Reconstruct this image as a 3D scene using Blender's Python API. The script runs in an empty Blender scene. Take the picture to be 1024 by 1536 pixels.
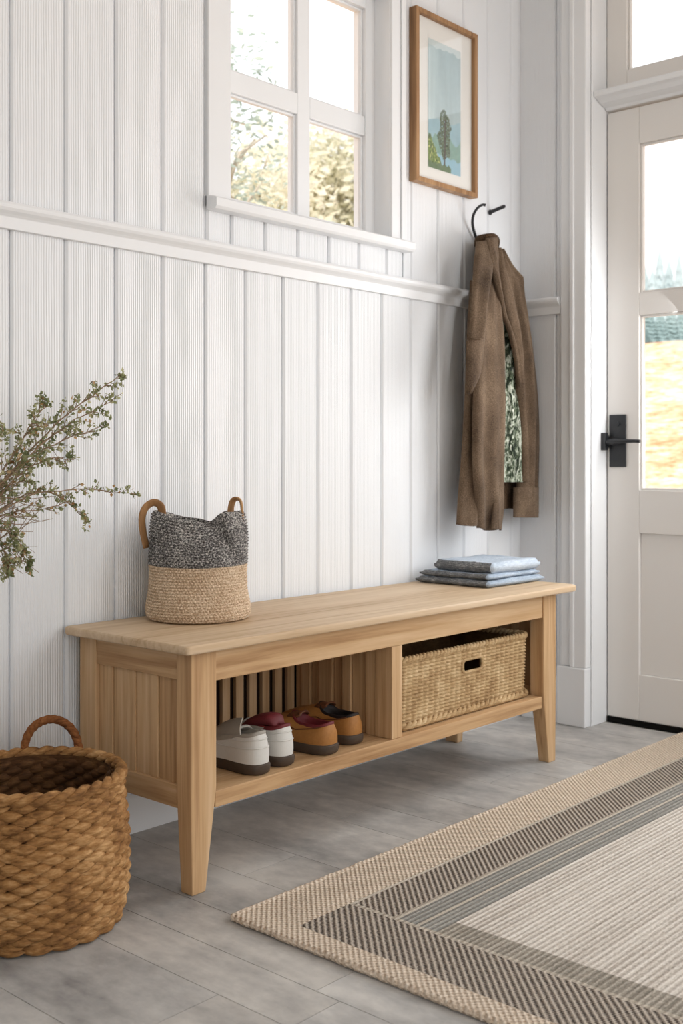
import bpy, math, random
import numpy as np
from mathutils import Vector, noise as mnoise

random.seed(7)
PI = math.pi
COL = bpy.context.scene.collection
SC = bpy.context.scene

# ------------------------------------------------------------------ camera frame
F_PX, CX, HZ, CAM_Z = 1690.0, 512.0, 692.0, 0.9
TH = math.radians(41.9)
FWD = Vector((math.cos(TH), math.sin(TH), 0))
RGT = Vector((math.sin(TH), -math.cos(TH), 0))

def at(u, v, Y):
    """point of the plane y=Y seen at photo pixel (u, v)"""
    a = (u - CX) / F_PX
    d = FWD + RGT * a
    k = Y / d.y
    return Vector((d.x * k, Y, CAM_Z + (HZ - v) / F_PX * k))

# ------------------------------------------------------------------ mesh builder
class MB:
    def __init__(s):
        s.v, s.f, s.m, s.col = [], [], [], []
    def add(s, verts, faces, mi=0, col=None):
        b = len(s.v)
        s.v.extend(tuple(p) for p in verts)
        s.f.extend(tuple(b + i for i in fc) for fc in faces)
        s.m.extend([mi] * len(faces))
        s.col.extend([col if col is not None else (1, 1, 1)] * len(verts))
        return s
    def box(s, x0, x1, y0, y1, z0, z1, mi=0, col=None):
        v = [(x0,y0,z0),(x1,y0,z0),(x1,y1,z0),(x0,y1,z0),(x0,y0,z1),(x1,y0,z1),(x1,y1,z1),(x0,y1,z1)]
        f = [(0,3,2,1),(4,5,6,7),(0,1,5,4),(1,2,6,5),(2,3,7,6),(3,0,4,7)]
        return s.add(v, f, mi, col)
    def frustum(s, a, b, z0, z1, mi=0):
        # a, b = (x0,x1,y0,y1) at z0 and z1
        v = [(a[0],a[2],z0),(a[1],a[2],z0),(a[1],a[3],z0),(a[0],a[3],z0),(b[0],b[2],z1),(b[1],b[2],z1),(b[1],b[3],z1),(b[0],b[3],z1)]
        f = [(0,3,2,1),(4,5,6,7),(0,1,5,4),(1,2,6,5),(2,3,7,6),(3,0,4,7)]
        return s.add(v, f, mi)
    def loft(s, rings, closed=True, cap0=False, cap1=False, mi=0, loop=False):
        n = len(rings[0]); V = [p for r in rings for p in r]; Fc = []
        R = len(rings)
        for i in range(R if loop else R - 1):
            i2 = (i + 1) % R
            for j in range(n if closed else n - 1):
                j2 = (j + 1) % n
                Fc.append((i*n+j, i*n+j2, i2*n+j2, i2*n+j))
        if cap0: Fc.append(tuple(range(n - 1, -1, -1)))
        if cap1: Fc.append(tuple((R-1)*n + j for j in range(n)))
        return s.add(V, Fc, mi)
    def tube(s, pts, r, n=8, loop=False, mi=0, flat=None, cap=True):
        pts = [Vector(p) for p in pts]
        R = len(pts)
        rr = r if hasattr(r, '__len__') else [r] * R
        rings = []; up = None
        for i, p in enumerate(pts):
            a = pts[(i - 1) % R] if (loop or i > 0) else p
            b = pts[(i + 1) % R] if (loop or i < R - 1) else p
            t = (b - a).normalized() if (b - a).length > 1e-9 else Vector((0, 0, 1))
            if up is None:
                up = Vector((0, 0, 1)) if abs(t.z) < .9 else Vector((0, 1, 0))
            e1 = (up - t * up.dot(t))
            if e1.length < 1e-6: e1 = t.orthogonal()
            e1.normalize(); e2 = t.cross(e1); up = e1
            fl = flat or (1, 1)
            rings.append([p + e1 * (math.cos(2*PI*k/n) * rr[i] * fl[0]) + e2 * (math.sin(2*PI*k/n) * rr[i] * fl[1]) for k in range(n)])
        s.loft(rings, True, cap and not loop, cap and not loop, mi, loop)
        return s
    def prism_x(s, prof, x0, x1, mi=0):
        # prof list of (y,z)
        return s.loft([[(x0, y, z) for y, z in prof], [(x1, y, z) for y, z in prof]], True, True, True, mi)
    def prism_y(s, prof, y0, y1, mi=0):
        return s.loft([[(x, y0, z) for x, z in prof], [(x, y1, z) for x, z in prof]], True, True, True, mi)
    def build(s, name, mats, parent=None, loc=None, smooth=False, bevel=0, seg=2, sharp=None, recalc=True):
        import bmesh
        base = parent_base(parent) if parent is not None else Vector(loc if loc is not None else (0, 0, 0))
        me = bpy.data.meshes.new(name)
        me.from_pydata([(x - base.x, y - base.y, z - base.z) for x, y, z in s.v], [], s.f)
        mats = mats if isinstance(mats, (list, tuple)) else [mats]
        for m in mats: me.materials.append(m)
        if len(mats) > 1: me.polygons.foreach_set('material_index', s.m)
        ca = me.color_attributes.new('tint', 'FLOAT_COLOR', 'POINT')
        buf = np.ones((len(s.v), 4), dtype=np.float32); buf[:, :3] = np.array(s.col, dtype=np.float32).reshape(-1, 3)
        ca.data.foreach_set('color', buf.ravel())
        if recalc:
            bm = bmesh.new(); bm.from_mesh(me); bmesh.ops.recalc_face_normals(bm, faces=bm.faces); bm.to_mesh(me); bm.free()
        if smooth:
            me.polygons.foreach_set('use_smooth', [True] * len(me.polygons))
        o = bpy.data.objects.new(name, me); COL.objects.link(o)
        if parent is not None: o.parent = parent
        else: o.location = base
        if bevel:
            b = o.modifiers.new('bevel', 'BEVEL'); b.width = bevel; b.segments = seg; b.limit_method = 'ANGLE'; b.angle_limit = math.radians(35)
        if smooth and sharp:
            me.set_sharp_from_angle(angle=math.radians(sharp))
        return o

def parent_base(p):
    v = Vector((0, 0, 0))
    while p is not None:
        v += p.location; p = p.parent
    return v

def tag(o, label, cat, group=None):
    o['label'] = label; o['category'] = cat
    if group: o['group'] = group
    return o

def thing(name, label, cat, loc=(0, 0, 0), group=None):
    o = bpy.data.objects.new(name, None); COL.objects.link(o); o.location = loc; o.empty_display_size = .05
    return tag(o, label, cat, group)

def struct(o, label=None, cat=None):
    o['kind'] = 'structure'
    if label: o['label'] = label; o['category'] = cat
    return o

def spl(pts, n):
    """Catmull-Rom through pts (tuples of any length), n samples"""
    P = [np.array(p, dtype=float) for p in pts]
    P = [2*P[0]-P[1]] + P + [2*P[-1]-P[-2]]
    out = []
    m = len(P) - 3
    for i in range(n):
        t = i / (n - 1) * m; k = min(int(t), m - 1); t -= k
        a, b, c, d = P[k:k+4]
        out.append(.5 * ((2*b) + (c-a)*t + (2*a-5*b+4*c-d)*t*t + (3*b-a-3*c+d)*t**3))
    return out

# ------------------------------------------------------------------ materials
def S(r, g, b):
    f = lambda c: (c/255/12.92) if c/255 <= .04045 else ((c/255+.055)/1.055)**2.4
    return (f(r), f(g), f(b), 1)

class NT:
    def __init__(s, name, rough=.6, spec=.3):
        s.mat = bpy.data.materials.new(name); s.mat.use_nodes = True
        s.t = s.mat.node_tree; s.t.nodes.clear()
        s.out = s.t.nodes.new('ShaderNodeOutputMaterial')
        s.b = s.t.nodes.new('ShaderNodeBsdfPrincipled')
        s.b.inputs['Roughness'].default_value = rough
        s.b.inputs['Specular IOR Level'].default_value = spec
        s.t.links.new(s.b.outputs[0], s.out.inputs[0])
        s._co = None
    def n(s, typ, **kw):
        nd = s.t.nodes.new('ShaderNode' + typ)
        for k, v in kw.items():
            if k.startswith('_'): setattr(nd, k[1:], v)
        for k, v in kw.items():
            if not k.startswith('_'): s.set(nd.inputs[k.replace('__', ' ')] if isinstance(k, str) else nd.inputs[k], v)
        return nd
    def set(s, sock, v):
        if isinstance(v, bpy.types.NodeSocket): s.t.links.new(v, sock)
        else: sock.default_value = v
    def co(s, scale=(1, 1, 1), rot=(0, 0, 0), loc=(0, 0, 0)):
        if s._co is None: s._co = s.t.nodes.new('ShaderNodeTexCoord').outputs['Object']
        m = s.n('Mapping'); s.set(m.inputs['Vector'], s._co)
        m.inputs['Scale'].default_value = scale; m.inputs['Rotation'].default_value = rot; m.inputs['Location'].default_value = loc
        return m.outputs[0]
    def xyz(s):
        x = s.n('SeparateXYZ'); s.set(x.inputs[0], s.co()); return x.outputs
    def noise(s, vec, scale=5, detail=3, rough=.55, dist=0):
        nd = s.n('TexNoise', Scale=scale, Detail=detail, Roughness=rough, Distortion=dist); s.set(nd.inputs['Vector'], vec); return nd.outputs[0]
    def vor(s, vec, scale=20, feature='F1'):
        nd = s.n('TexVoronoi', _feature=feature, Scale=scale); s.set(nd.inputs['Vector'], vec); return nd.outputs[0]
    def m(s, op, a, b=0., c=0.):
        nd = s.n('Math', _operation=op)
        for i, x in enumerate((a, b, c)): s.set(nd.inputs[i], x)
        return nd.outputs[0]
    def ramp(s, fac, stops):
        nd = s.n('ValToRGB'); s.set(nd.inputs[0], fac); cr = nd.color_ramp
        while len(cr.elements) < len(stops): cr.elements.new(.5)
        for e, (p, c) in zip(cr.elements, stops): e.position = p; e.color = c
        return nd.outputs[0]
    def mix(s, fac, a, b, mode='MIX'):
        nd = s.n('Mix', _data_type='RGBA', _blend_type=mode)
        s.set(nd.inputs[0], fac); s.set(nd.inputs[6], a); s.set(nd.inputs[7], b); return nd.outputs[2]
    def tint(s):
        return s.n('VertexColor', _layer_name='tint').outputs[0]
    def color(s, c): s.set(s.b.inputs['Base Color'], c); return s
    def bump(s, h, strength=.3, dist=.002):
        nd = s.n('Bump', Strength=strength, Distance=dist); s.set(nd.inputs['Height'], h); s.set(s.b.inputs['Normal'], nd.outputs[0]); return s

def plain(name, c, rough=.5, spec=.3, metal=0):
    t = NT(name, rough, spec); t.color(c); t.b.inputs['Metallic'].default_value = metal
    h = t.noise(t.co(), 60, 3); t.bump(h, .08, .001)
    return t.mat

def wood(name, axis, light, mid, dark, rough=.55):
    t = NT(name, rough, .25)
    a = 'xyz'.index(axis)
    sc = [34, 34, 34]; sc[a] = 1.5
    s2 = [120, 120, 120]; s2[a] = 5
    s3 = [5, 5, 5]; s3[a] = .8
    g1 = t.noise(t.co(sc), 1, 5, .6, .6)
    g2 = t.noise(t.co(s2), 1, 2, .5)
    g3 = t.noise(t.co(s3, loc=(3, 1, 7)), 1, 2, .5)
    f = t.m('ADD', t.m('MULTIPLY', g1, .55), t.m('ADD', t.m('MULTIPLY', g2, .2), t.m('MULTIPLY', g3, .35)))
    c = t.ramp(f, [(.38, dark), (.53, mid), (.69, light)])
    kn = t.vor(t.co([3.5 if i != a else 2.2 for i in range(3)]), 1.0)
    c = t.mix(t.m('MULTIPLY', t.m('LESS_THAN', kn, .045), .5), c, S(120, 84, 50))
    t.color(c); t.bump(t.m('ADD', g1, g2), .12, .0015)
    return t.mat

OAK = dict(light=S(222, 191, 152), mid=S(201, 164, 122), dark=S(160, 121, 82))
M = {}
for ax in 'xyz': M['oak_' + ax] = wood('oak_grain_' + ax, ax, **OAK)
M['oak_top'] = wood('oak_worktop', 'x', S(222, 199, 170), S(206, 179, 146), S(176, 144, 108))
M['oak_dark'] = wood('oak_shadow_board', 'z', S(58, 38, 25), S(46, 30, 20), S(32, 20, 13))  # near-black brown painted as the shade between the bench slats
M['frame_wood'] = wood('walnut_frame', 'z', S(190, 152, 112), S(158, 120, 84), S(112, 82, 56), .45)
M['strap'] = wood('tan_strap', 'z', S(196, 156, 110), S(168, 126, 84), S(130, 94, 60), .5)

def white_boards():
    t = NT('white_ribbed_boards', .5, .3)
    x, y, z = t.xyz()
    w = t.m('SINE', t.m('MULTIPLY', t.m('ADD', t.m('ADD', x, y), t.m('MULTIPLY', t.noise(t.co((6, 6, 1.2)), 2, 2), .008)), 2*PI/.0066))
    g = t.noise(t.co((160, 160, 4)), 1, 3)
    h = t.m('ADD', t.m('MULTIPLY', w, .5), t.m('MULTIPLY', g, .9))
    c = t.mix(t.noise(t.co((2, 2, .7)), 2, 3), S(233, 236, 240), S(241, 243, 245))
    t.color(c); t.bump(h, .55, .0015)
    return t.mat
def paint(name, c, rough=.4):
    t = NT(name, rough, .35)
    t.color(t.mix(t.noise(t.co(), 4, 3), c, tuple(x*.97 for x in c[:3]) + (1,)))
    t.bump(t.noise(t.co((30, 30, 6)), 3, 3), .05, .001)
    return t.mat
M['boards'] = white_boards()
M['trim'] = paint('white_trim_paint', S(240, 242, 244))
M['door'] = paint('warm_white_door_paint', S(236, 233, 229))
M['plaster'] = paint('white_plaster', S(238, 237, 234), .8)
M['black'] = plain('black_iron', S(34, 36, 40), .45, .5)
M['gap'] = plain('dark_door_gap', S(20, 19, 18), .8, .1)

def glass():
    m = bpy.data.materials.new('window_glass'); m.use_nodes = True; t = m.node_tree; t.nodes.clear()
    o = t.nodes.new('ShaderNodeOutputMaterial'); mx = t.nodes.new('ShaderNodeMixShader')
    tr = t.nodes.new('ShaderNodeBsdfTransparent'); gl = t.nodes.new('ShaderNodeBsdfGlossy'); fr = t.nodes.new('ShaderNodeFresnel')
    gl.inputs['Roughness'].default_value = .02; fr.inputs['IOR'].default_value = 1.16
    t.links.new(fr.outputs[0], mx.inputs[0]); t.links.new(tr.outputs[0], mx.inputs[1]); t.links.new(gl.outputs[0], mx.inputs[2]); t.links.new(mx.outputs[0], o.inputs[0])
    return m
M['glass'] = glass()

def floor_mat():
    t = NT('grey_stone_planks', .45, .35)
    a = t.noise(t.co((1, .35, 1)), 5, 5, .6)
    b = t.noise(t.co((1, .6, 1)), 26, 4, .65)
    f = t.m('ADD', t.m('MULTIPLY', a, .7), t.m('MULTIPLY', b, .35))
    c = t.ramp(f, [(.36, S(142, 141, 140)), (.52, S(183, 181, 178)), (.66, S(212, 209, 204))])
    c = t.mix(1.0, c, t.tint(), 'MULTIPLY')
    t.color(c); t.set(t.b.inputs['Roughness'], t.m('ADD', t.m('MULTIPLY', b, .3), .36))
    t.bump(f, .12, .002)
    return t.mat
M['floor'] = floor_mat()

def weave(name, c1, c2, c3, sc=1.0, rough=.75):
    t = NT(name, rough, .2)
    fib = t.noise(t.co((40*sc, 40*sc, 160*sc)), 1, 4, .65)
    big = t.noise(t.co(), 9*sc, 3)
    f = t.m('ADD', t.m('MULTIPLY', fib, .6), t.m('MULTIPLY', big, .5))
    t.color(t.ramp(f, [(.38, c1), (.55, c2), (.72, c3)])); t.bump(fib, .5, .003)
    return t.mat
M['hyacinth'] = weave('water_hyacinth', S(100, 66, 38), S(160, 117, 71), S(208, 167, 117))
M['hyacinth_in'] = weave('water_hyacinth_inner_shade', S(58, 36, 20), S(92, 62, 36), S(128, 92, 56))  # interior shade put into a darker copy of the weave colours
M['hyacinth_handle'] = weave('wrapped_handle', S(100, 60, 32), S(140, 88, 50), S(166, 112, 68), 1.5)
M['rattan'] = weave('rattan_cane', S(150, 118, 80), S(194, 164, 122), S(224, 200, 160), 2.0)
M['rattan_in'] = weave('rattan_inner_shade', S(86, 60, 36), S(110, 80, 50), S(130, 98, 64), 2.0)  # shade inside the drawer basket is painted as darker cane

def yarn(name, a, b, c, fine=260):
    t = NT(name, .9, .1)
    n1 = t.noise(t.co(), fine, 2, .6); n2 = t.noise(t.co(), 14, 3)
    f = t.m('ADD', t.m('MULTIPLY', n1, .85), t.m('MULTIPLY', n2, .18))
    t.color(t.ramp(f, [(.40, a), (.52, b), (.64, c)])); t.bump(n1, .5, .002)
    return t.mat
M['jute'] = yarn('jute_crochet', S(174, 146, 118), S(210, 185, 156), S(236, 218, 194))
M['greyyarn'] = yarn('grey_crochet', S(68, 66, 66), S(114, 111, 109), S(208, 204, 198), 240)
M['bag_in'] = yarn('bag_inside', S(70, 68, 66), S(96, 92, 90), S(120, 116, 112))

def wool():
    t = NT('brown_wool', .9, .1)
    n1 = t.noise(t.co(), 350, 2); n2 = t.noise(t.co((4, 4, 2)), 3, 4)
    f = t.m('ADD', t.m('MULTIPLY', n1, .5), t.m('MULTIPLY', n2, .55))
    t.color(t.ramp(f, [(.36, S(62, 50, 40)), (.54, S(98, 81, 65)), (.70, S(128, 109, 90))])); t.bump(n1, .35, .002)
    t.b.inputs['Sheen Weight'].default_value = .08
    return t.mat
M['wool'] = wool()
M['wool_dark'] = yarn('brown_wool_backing', S(50, 38, 28), S(76, 59, 44), S(96, 77, 58), 350)
def lining():
    t = NT('leafy_lining', .8, .2)
    n1 = t.noise(t.co((34, 34, 13), (0, .5, 0)), 1.3, 6, .75, 2.2); n2 = t.noise(t.co((20, 20, 10)), 1, 3)
    c = t.ramp(n1, [(.40, S(20, 26, 22)), (.47, S(50, 62, 46)), (.51, S(96, 108, 82)), (.55, S(190, 196, 180)), (.64, S(224, 224, 214))])
    c = t.mix(t.m('MULTIPLY', t.m('GREATER_THAN', n2, .55), .4), c, S(52, 58, 44))
    t.color(c); t.bump(n1, .2, .002)
    return t.mat
M['lining'] = lining()

def denim(name, a, b, c):
    t = NT(name, .9, .1)
    x = t.noise(t.co((60, 420, 420)), 1, 2); y = t.noise(t.co((420, 60, 420)), 1, 2); big = t.noise(t.co(), 12, 3)
    f = t.m('ADD', t.m('MULTIPLY', t.m('ADD', x, y), .38), t.m('MULTIPLY', big, .28))
    t.color(t.ramp(f, [(.38, a), (.54, b), (.68, c)])); t.bump(t.m('ADD', x, y), .4, .0015)
    return t.mat
M['linen_pale'] = denim('pale_blue_linen', S(164, 178, 194), S(196, 208, 221), S(224, 232, 240))
M['hem_grey'] = denim('frayed_grey_hem', S(70, 72, 74), S(112, 114, 116), S(190, 190, 188))
M['linen_mid'] = denim('mid_blue_linen', S(140, 156, 172), S(172, 186, 202), S(208, 217, 227))
M['linen_grey'] = denim('grey_blue_linen', S(138, 152, 168), S(168, 182, 197), S(204, 214, 224))

def leather(name, a, b, bumpy=.15, fine=90):
    t = NT(name, .55, .35)
    n = t.noise(t.co(), fine, 4); n2 = t.noise(t.co(), 14, 3)
    t.color(t.mix(t.m('ADD', t.m('MULTIPLY', n, .5), t.m('MULTIPLY', n2, .5)), a, b)); t.bump(n, bumpy, .001)
    return t.mat
M['white_leather'] = leather('white_leather', S(206, 204, 198), S(226, 224, 219))
M['grey_canvas'] = leather('grey_canvas', S(150, 144, 135), S(176, 170, 160), .4, 300)
M['suede'] = leather('tan_suede', S(140, 90, 42), S(190, 134, 72), .35, 160)
M['suede_dark'] = leather('brown_suede', S(78, 46, 28), S(112, 66, 38), .3, 160)
M['maroon'] = leather('maroon_lining', S(92, 30, 36), S(124, 46, 50), .2, 120)
M['dark_lining'] = leather('black_lining', S(24, 20, 20), S(42, 34, 34), .2, 120)
M['sole'] = leather('brown_rubber_sole', S(62, 50, 42), S(88, 74, 62), .25, 120)

# rug materials
RJ = [S(182, 161, 140), S(223, 206, 186), S(241, 228, 212)]
def rug_basket():
    t = NT('rug_beige_weave', .95, .05)
    x, y, z = t.xyz()
    a = t.m('SINE', t.m('MULTIPLY', x, 2*PI/.014)); b = t.m('SINE', t.m('MULTIPLY', y, 2*PI/.014))
    h = t.m('MULTIPLY', a, b); n = t.noise(t.co(), 190, 3)
    f = t.m('ADD', t.m('MULTIPLY', h, .16), t.m('ADD', t.m('MULTIPLY', n, .7), .12))
    t.color(t.ramp(f, [(.28, RJ[0]), (.47, RJ[1]), (.66, RJ[2])])); t.bump(t.m('ADD', h, n), .7, .004)
    return t.mat
def rug_herring():
    t = NT('rug_dark_herringbone', .95, .05)
    x, y, z = t.xyz()
    q = t.m('SUBTRACT', x, y); r_ = t.m('ADD', x, y)
    zig = t.m('MULTIPLY', t.m('SINE', t.m('MULTIPLY', r_, 2*PI/.0085)), .0016)
    h = t.m('SINE', t.m('MULTIPLY', t.m('ADD', q, zig), 2*PI/.0165)); n = t.noise(t.co(), 230, 3)
    f = t.m('ADD', t.m('MULTIPLY', h, .22), t.m('ADD', t.m('MULTIPLY', n, .55), .26))
    t.color(t.ramp(f, [(.30, S(94, 86, 80)), (.38, S(130, 119, 110)), (.47, S(184, 172, 159)), (.70, S(216, 204, 190))])); t.bump(t.m('ADD', h, n), .9, .004)
    return t.mat
def rug_stripe(name, cols, k=1.0):
    t = NT(name, .95, .05)
    x, y, z = t.xyz()
    rib = t.m('SINE', t.m('MULTIPLY', y, 2*PI/.0125))
    s1 = t.noise(t.co((1.2, 42, 1)), 1, 4, .7); n = t.noise(t.co((120, 260, 200)), 1, 3)
    f = t.m('ADD', t.m('MULTIPLY', rib, .07), t.m('ADD', t.m('MULTIPLY', s1, .5*k), t.m('MULTIPLY', n, .5)))
    t.color(t.ramp(f, [(.33, cols[0]), (.50, cols[1]), (.66, cols[2])])); t.bump(t.m('ADD', t.m('MULTIPLY', rib, .6), n), .7, .003)
    return t.mat
M['rug_beige'] = rug_basket(); M['rug_dark'] = rug_herring()
M['rug_field'] = rug_stripe('rug_striped_field', [S(174, 164, 153), S(216, 208, 198), S(238, 232, 223)])
M['rug_grey'] = rug_stripe('rug_grey_band', [S(140, 139, 134), S(171, 168, 161), S(208, 203, 195)], .6)
M['rug_mix'] = rug_stripe('rug_mottled_band', [S(132, 126, 116), S(172, 164, 152), S(212, 204, 192)], .8)
M['rug_line'] = rug_stripe('rug_light_line', [S(182, 172, 158), S(212, 203, 189), S(228, 220, 207)], .5)

def tinted(name, rough=.8, spec=.1):
    t = NT(name, rough, spec); t.color(t.mix(t.m('MULTIPLY', t.noise(t.co(), 60, 3), .15), t.tint(), (1, 1, 1, 1))); return t.mat
M['print'] = tinted('watercolour_print')
M['mat_board'] = plain('mat_board', S(238, 236, 231), .8, .1)

def leaf_mat(name, a, b, c, trans=.3, scale=40):
    t = NT(name, .6, .2)
    n = t.noise(t.co(), scale, 3)
    col = t.ramp(n, [(.35, a), (.52, b), (.68, c)])
    t.color(col)
    tl = t.n('BsdfTranslucent'); t.set(tl.inputs[0], col)
    mx = t.n('MixShader'); mx.inputs[0].default_value = trans
    t.t.links.new(t.b.outputs[0], mx.inputs[1]); t.t.links.new(tl.outputs[0], mx.inputs[2]); t.t.links.new(mx.outputs[0], t.out.inputs[0])
    return t.mat
M['leaf'] = leaf_mat('olive_leaf', S(104, 114, 78), S(150, 154, 112), S(204, 200, 160))
M['bloom'] = leaf_mat('dry_bloom', S(150, 112, 72), S(184, 150, 104), S(206, 186, 150))
M['stem'] = leather('dry_stem', S(116, 92, 68), S(160, 136, 108), .3, 200)
M['vase'] = plain('pale_ceramic', S(206, 200, 190), .6, .3)
M['tree_leaf'] = leaf_mat('sunlit_tree_leaf', S(214, 213, 188), S(234, 232, 216), S(248, 247, 240), .6, 1.2)  # overexposed daylight is put into the pale leaf colours
M['tree_leaf_dark'] = leaf_mat('grey_green_tree_leaf', S(150, 166, 156), S(180, 194, 186), S(208, 216, 206), .5, 3)  # grey-green foliage of the tall tree
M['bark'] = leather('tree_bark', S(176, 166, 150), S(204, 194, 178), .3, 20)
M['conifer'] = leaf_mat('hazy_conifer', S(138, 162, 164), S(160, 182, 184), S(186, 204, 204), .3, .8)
M['conifer_far'] = leaf_mat('hazy_far_conifer', S(182, 200, 205), S(196, 212, 217), S(208, 222, 227), .3, .5)  # distance haze is put into the pale colours of both conifer materials
def meadow():
    t = NT('golden_meadow', .95, .05)
    a = t.noise(t.co((1, 1, 1)), 1.6, 6, .75); b = t.noise(t.co((1, 1, 2)), 7, 4, .7)
    f = t.m('ADD', t.m('MULTIPLY', a, .5), t.m('MULTIPLY', b, .5))
    t.color(t.ramp(f, [(.40, S(188, 134, 96)), (.5, S(214, 180, 148)), (.60, S(230, 217, 200))])); return t.mat
M['meadow'] = meadow()

# ------------------------------------------------------------------ key dimensions
WY = 2.2          # face of the back wall boards
WX = 3.40         # face of the door wall
DX = 3.51         # face of the door leaf
CEIL = 2.75
XL, YF = -1.7, -3.2
RAIL0, RAIL1 = 1.409, 1.467
WIN = (2.008, 2.676, 1.585, 2.335)   # opening in back wall x0,x1,z0,z1
DOOR_Y1, DOOR_Y0 = 1.924, 0.95
HEAD0, HEAD1 = 2.108, 2.158
TR1 = 2.62
OPEN_Y0 = 0.10

# ---- floor: planks run away from the camera towards the back wall
fb = MB()
fb.box(XL, 3.62, YF, 2.36, -.06, -.0025, 0, (.28, .28, .28))
seams = [XL, -1.48, -1.25, -1.0, -.76, -.52, -.28, -.04, .20, .44, .68, .86, 1.045, 1.277, 1.396, 1.519, 1.68, 1.85, 2.10, 2.252, 2.42, 2.62, 2.79, 2.98, 3.16, 3.36, 3.6]
rnd = random.Random(3)
for xa, xb in zip(seams[:-1], seams[1:]):
    L = 1.25; y = YF - rnd.uniform(0, L)
    if abs(xa - 1.396) < .01: y = 1.311 - 4*L
    while y < 2.3:
        a, b = max(y, YF), min(y + L, 2.3)
        if b > a:
            t = rnd.uniform(.90, 1.05); w = rnd.uniform(-.012, .012)
            fb.box(xa + .0008, xb - .0008, a + .0008, b - .0008, -.02, 0, 0, (t + w, t, t - w))
        y += L
struct(fb.build('floor', M['floor']))

# ---- back wall: board cladding with grooves, opening for the window
wb = MB()
x0, x1, z0, z1 = WIN
yb0, yb1 = WY + .0085, WY + .14
for r in ((XL, x0, 0, CEIL), (x1, WX + .12, 0, CEIL), (x0, x1, 0, z0), (x0, x1, z1, CEIL)):
    wb.box(r[0], r[1], yb0, yb1, r[2], r[3])
def vboard(bm, a, b, za, zb, face=WY, g=.0022, c=.0050, axis='x'):
    """one upright board with chamfered long edges"""
    a += g; b -= g
    prof = [(a, face + .009), (a, face + c), (a + c, face), (b - c, face), (b, face + c), (b, face + .009)]
    if axis == 'x': ring = lambda z: [(p, q, z) for p, q in prof]
    else: ring = lambda z: [(q + (WX - WY), p, z) for p, q in prof]
    bm.loft([ring(za), ring(zb)], True, True, True)
bw = .1416; n0 = int((XL - 1.361) / bw) - 1
k = n0
while 1.361 + k*bw < WX:
    a, b = max(1.361 + k*bw, XL), min(1.361 + (k+1)*bw, WX + .01)
    if b - a > .012:
        vboard(wb, a, b, 0, RAIL0 + .01)
        # above the rail: whole boards left and right of the window only
        if b <= 1.936 or a >= 2.74: vboard(wb, a, b, RAIL1 - .01, CEIL)
        elif a < 2.74 < b:
            vboard(wb, 2.7385, b, RAIL1 - .01, CEIL, g=.0018, c=.0005)
    k += 1
a = 1.932
for nx in (2.018, 2.142, 2.270, 2.3975, 2.5295, 2.659, 2.7400):
    vboard(wb, a, nx, RAIL1 - .01, 1.56); a = nx
a = 1.932
for nx in (2.142, 2.3975, 2.659, 2.7400):
    vboard(wb, a, nx, z1 + .06, CEIL); a = nx
struct(wb.build('wall_back', M['boards']))

# ---- door wall (right), boards beside the corner, opening for door and glazing
wr = MB()
wr.box(WX + .0085, WX + .2, DOOR_Y1, WY + .02, 0, CEIL)
wr.box(WX + .0085, WX + .2, YF, OPEN_Y0, 0, CEIL)
wr.box(WX + .0085, WX + .2, OPEN_Y0, DOOR_Y1, TR1 + .05, CEIL)
for a, b in ((2.055, 2.2 + .006), (2.025, 2.055)):
    vboard(wr, a, b, 0, RAIL0 + .01, axis='y'); vboard(wr, a, b, RAIL1 - .01, CEIL, axis='y')
y = OPEN_Y0 - .09
while y > YF:
    vboard(wr, max(y - bw, YF), y, 0, CEIL, axis='y'); y -= bw
struct(wr.build('wall_right', M['boards']))

struct(MB().box(XL - .1, XL, YF, WY + .14, 0, CEIL).build('wall_left', M['plaster']))
struct(MB().box(XL - .1, WX + .2, YF, WY + .14, CEIL, CEIL + .08).build('ceiling', M['plaster']))

# ---- chair rails
def railprof(face):
    return [(face + .002, RAIL0), (face - .012, RAIL0), (face - .013, RAIL0 + .026), (face - .018, RAIL0 + .031), (face - .026, RAIL0 + .037),
            (face - .030, RAIL0 + .043), (face - .031, RAIL0 + .050), (face - .027, RAIL0 + .056), (face - .020, RAIL1), (face + .002, RAIL1)]
struct(MB().prism_x(railprof(WY), XL, WX - .0005).build('trim_1', M['trim'], bevel=.0012))
r2 = MB(); p2 = [(WX - WY + y, z) for y, z in railprof(WY)]
r2.prism_y(p2, 2.030, WY - .033)
struct(r2.build('trim_2', M['trim'], bevel=.0012))
# baseboards
struct(MB().prism_x([(WY + .002, 0), (WY - .007, 0), (WY - .007, .085), (WY - .004, .095), (WY + .002, .095)], XL, WX - .001).build('baseboard_back', M['trim'], bevel=.001))
struct(MB().prism_y([(WX + .002, 0), (WX - .013, 0), (WX - .013, .15), (WX - .008, .162), (WX + .002, .162)], 2.028, WY - .014).build('baseboard_right', M['trim'], bevel=.001))

# ---- door casing with plinth, jambs and head
cs = MB()
cs.box(3.384, WX + .015, 1.985, 2.027, .20, CEIL)          # outer flat
cs.box(3.376, WX + .015, DOOR_Y1, 1.985, .20, CEIL)        # inner flat, stepped forward
cs.box(3.371, 3.384, 1.968, 1.985, .20, CEIL)               # bead
cs.box(3.370, WX + .015, DOOR_Y1 - .0, 2.034, 0, .20)        # plinth
cs.box(3.376, WX + .015, OPEN_Y0 - .09, OPEN_Y0, 0, CEIL)
struct(cs.build('trim_3', M['trim'], bevel=.004))
jb = MB()
jb.box(WX + .013, DX + .09, DOOR_Y1 - .004, DOOR_Y1 + .02, 0, CEIL)
jb.box(WX + .013, DX + .09, OPEN_Y0 - .02, OPEN_Y0, 0, CEIL)
jb.box(DX - .002, DX + .09, DOOR_Y0 - .06, DOOR_Y0, 0, TR1)   # mullion between door and side light
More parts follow.
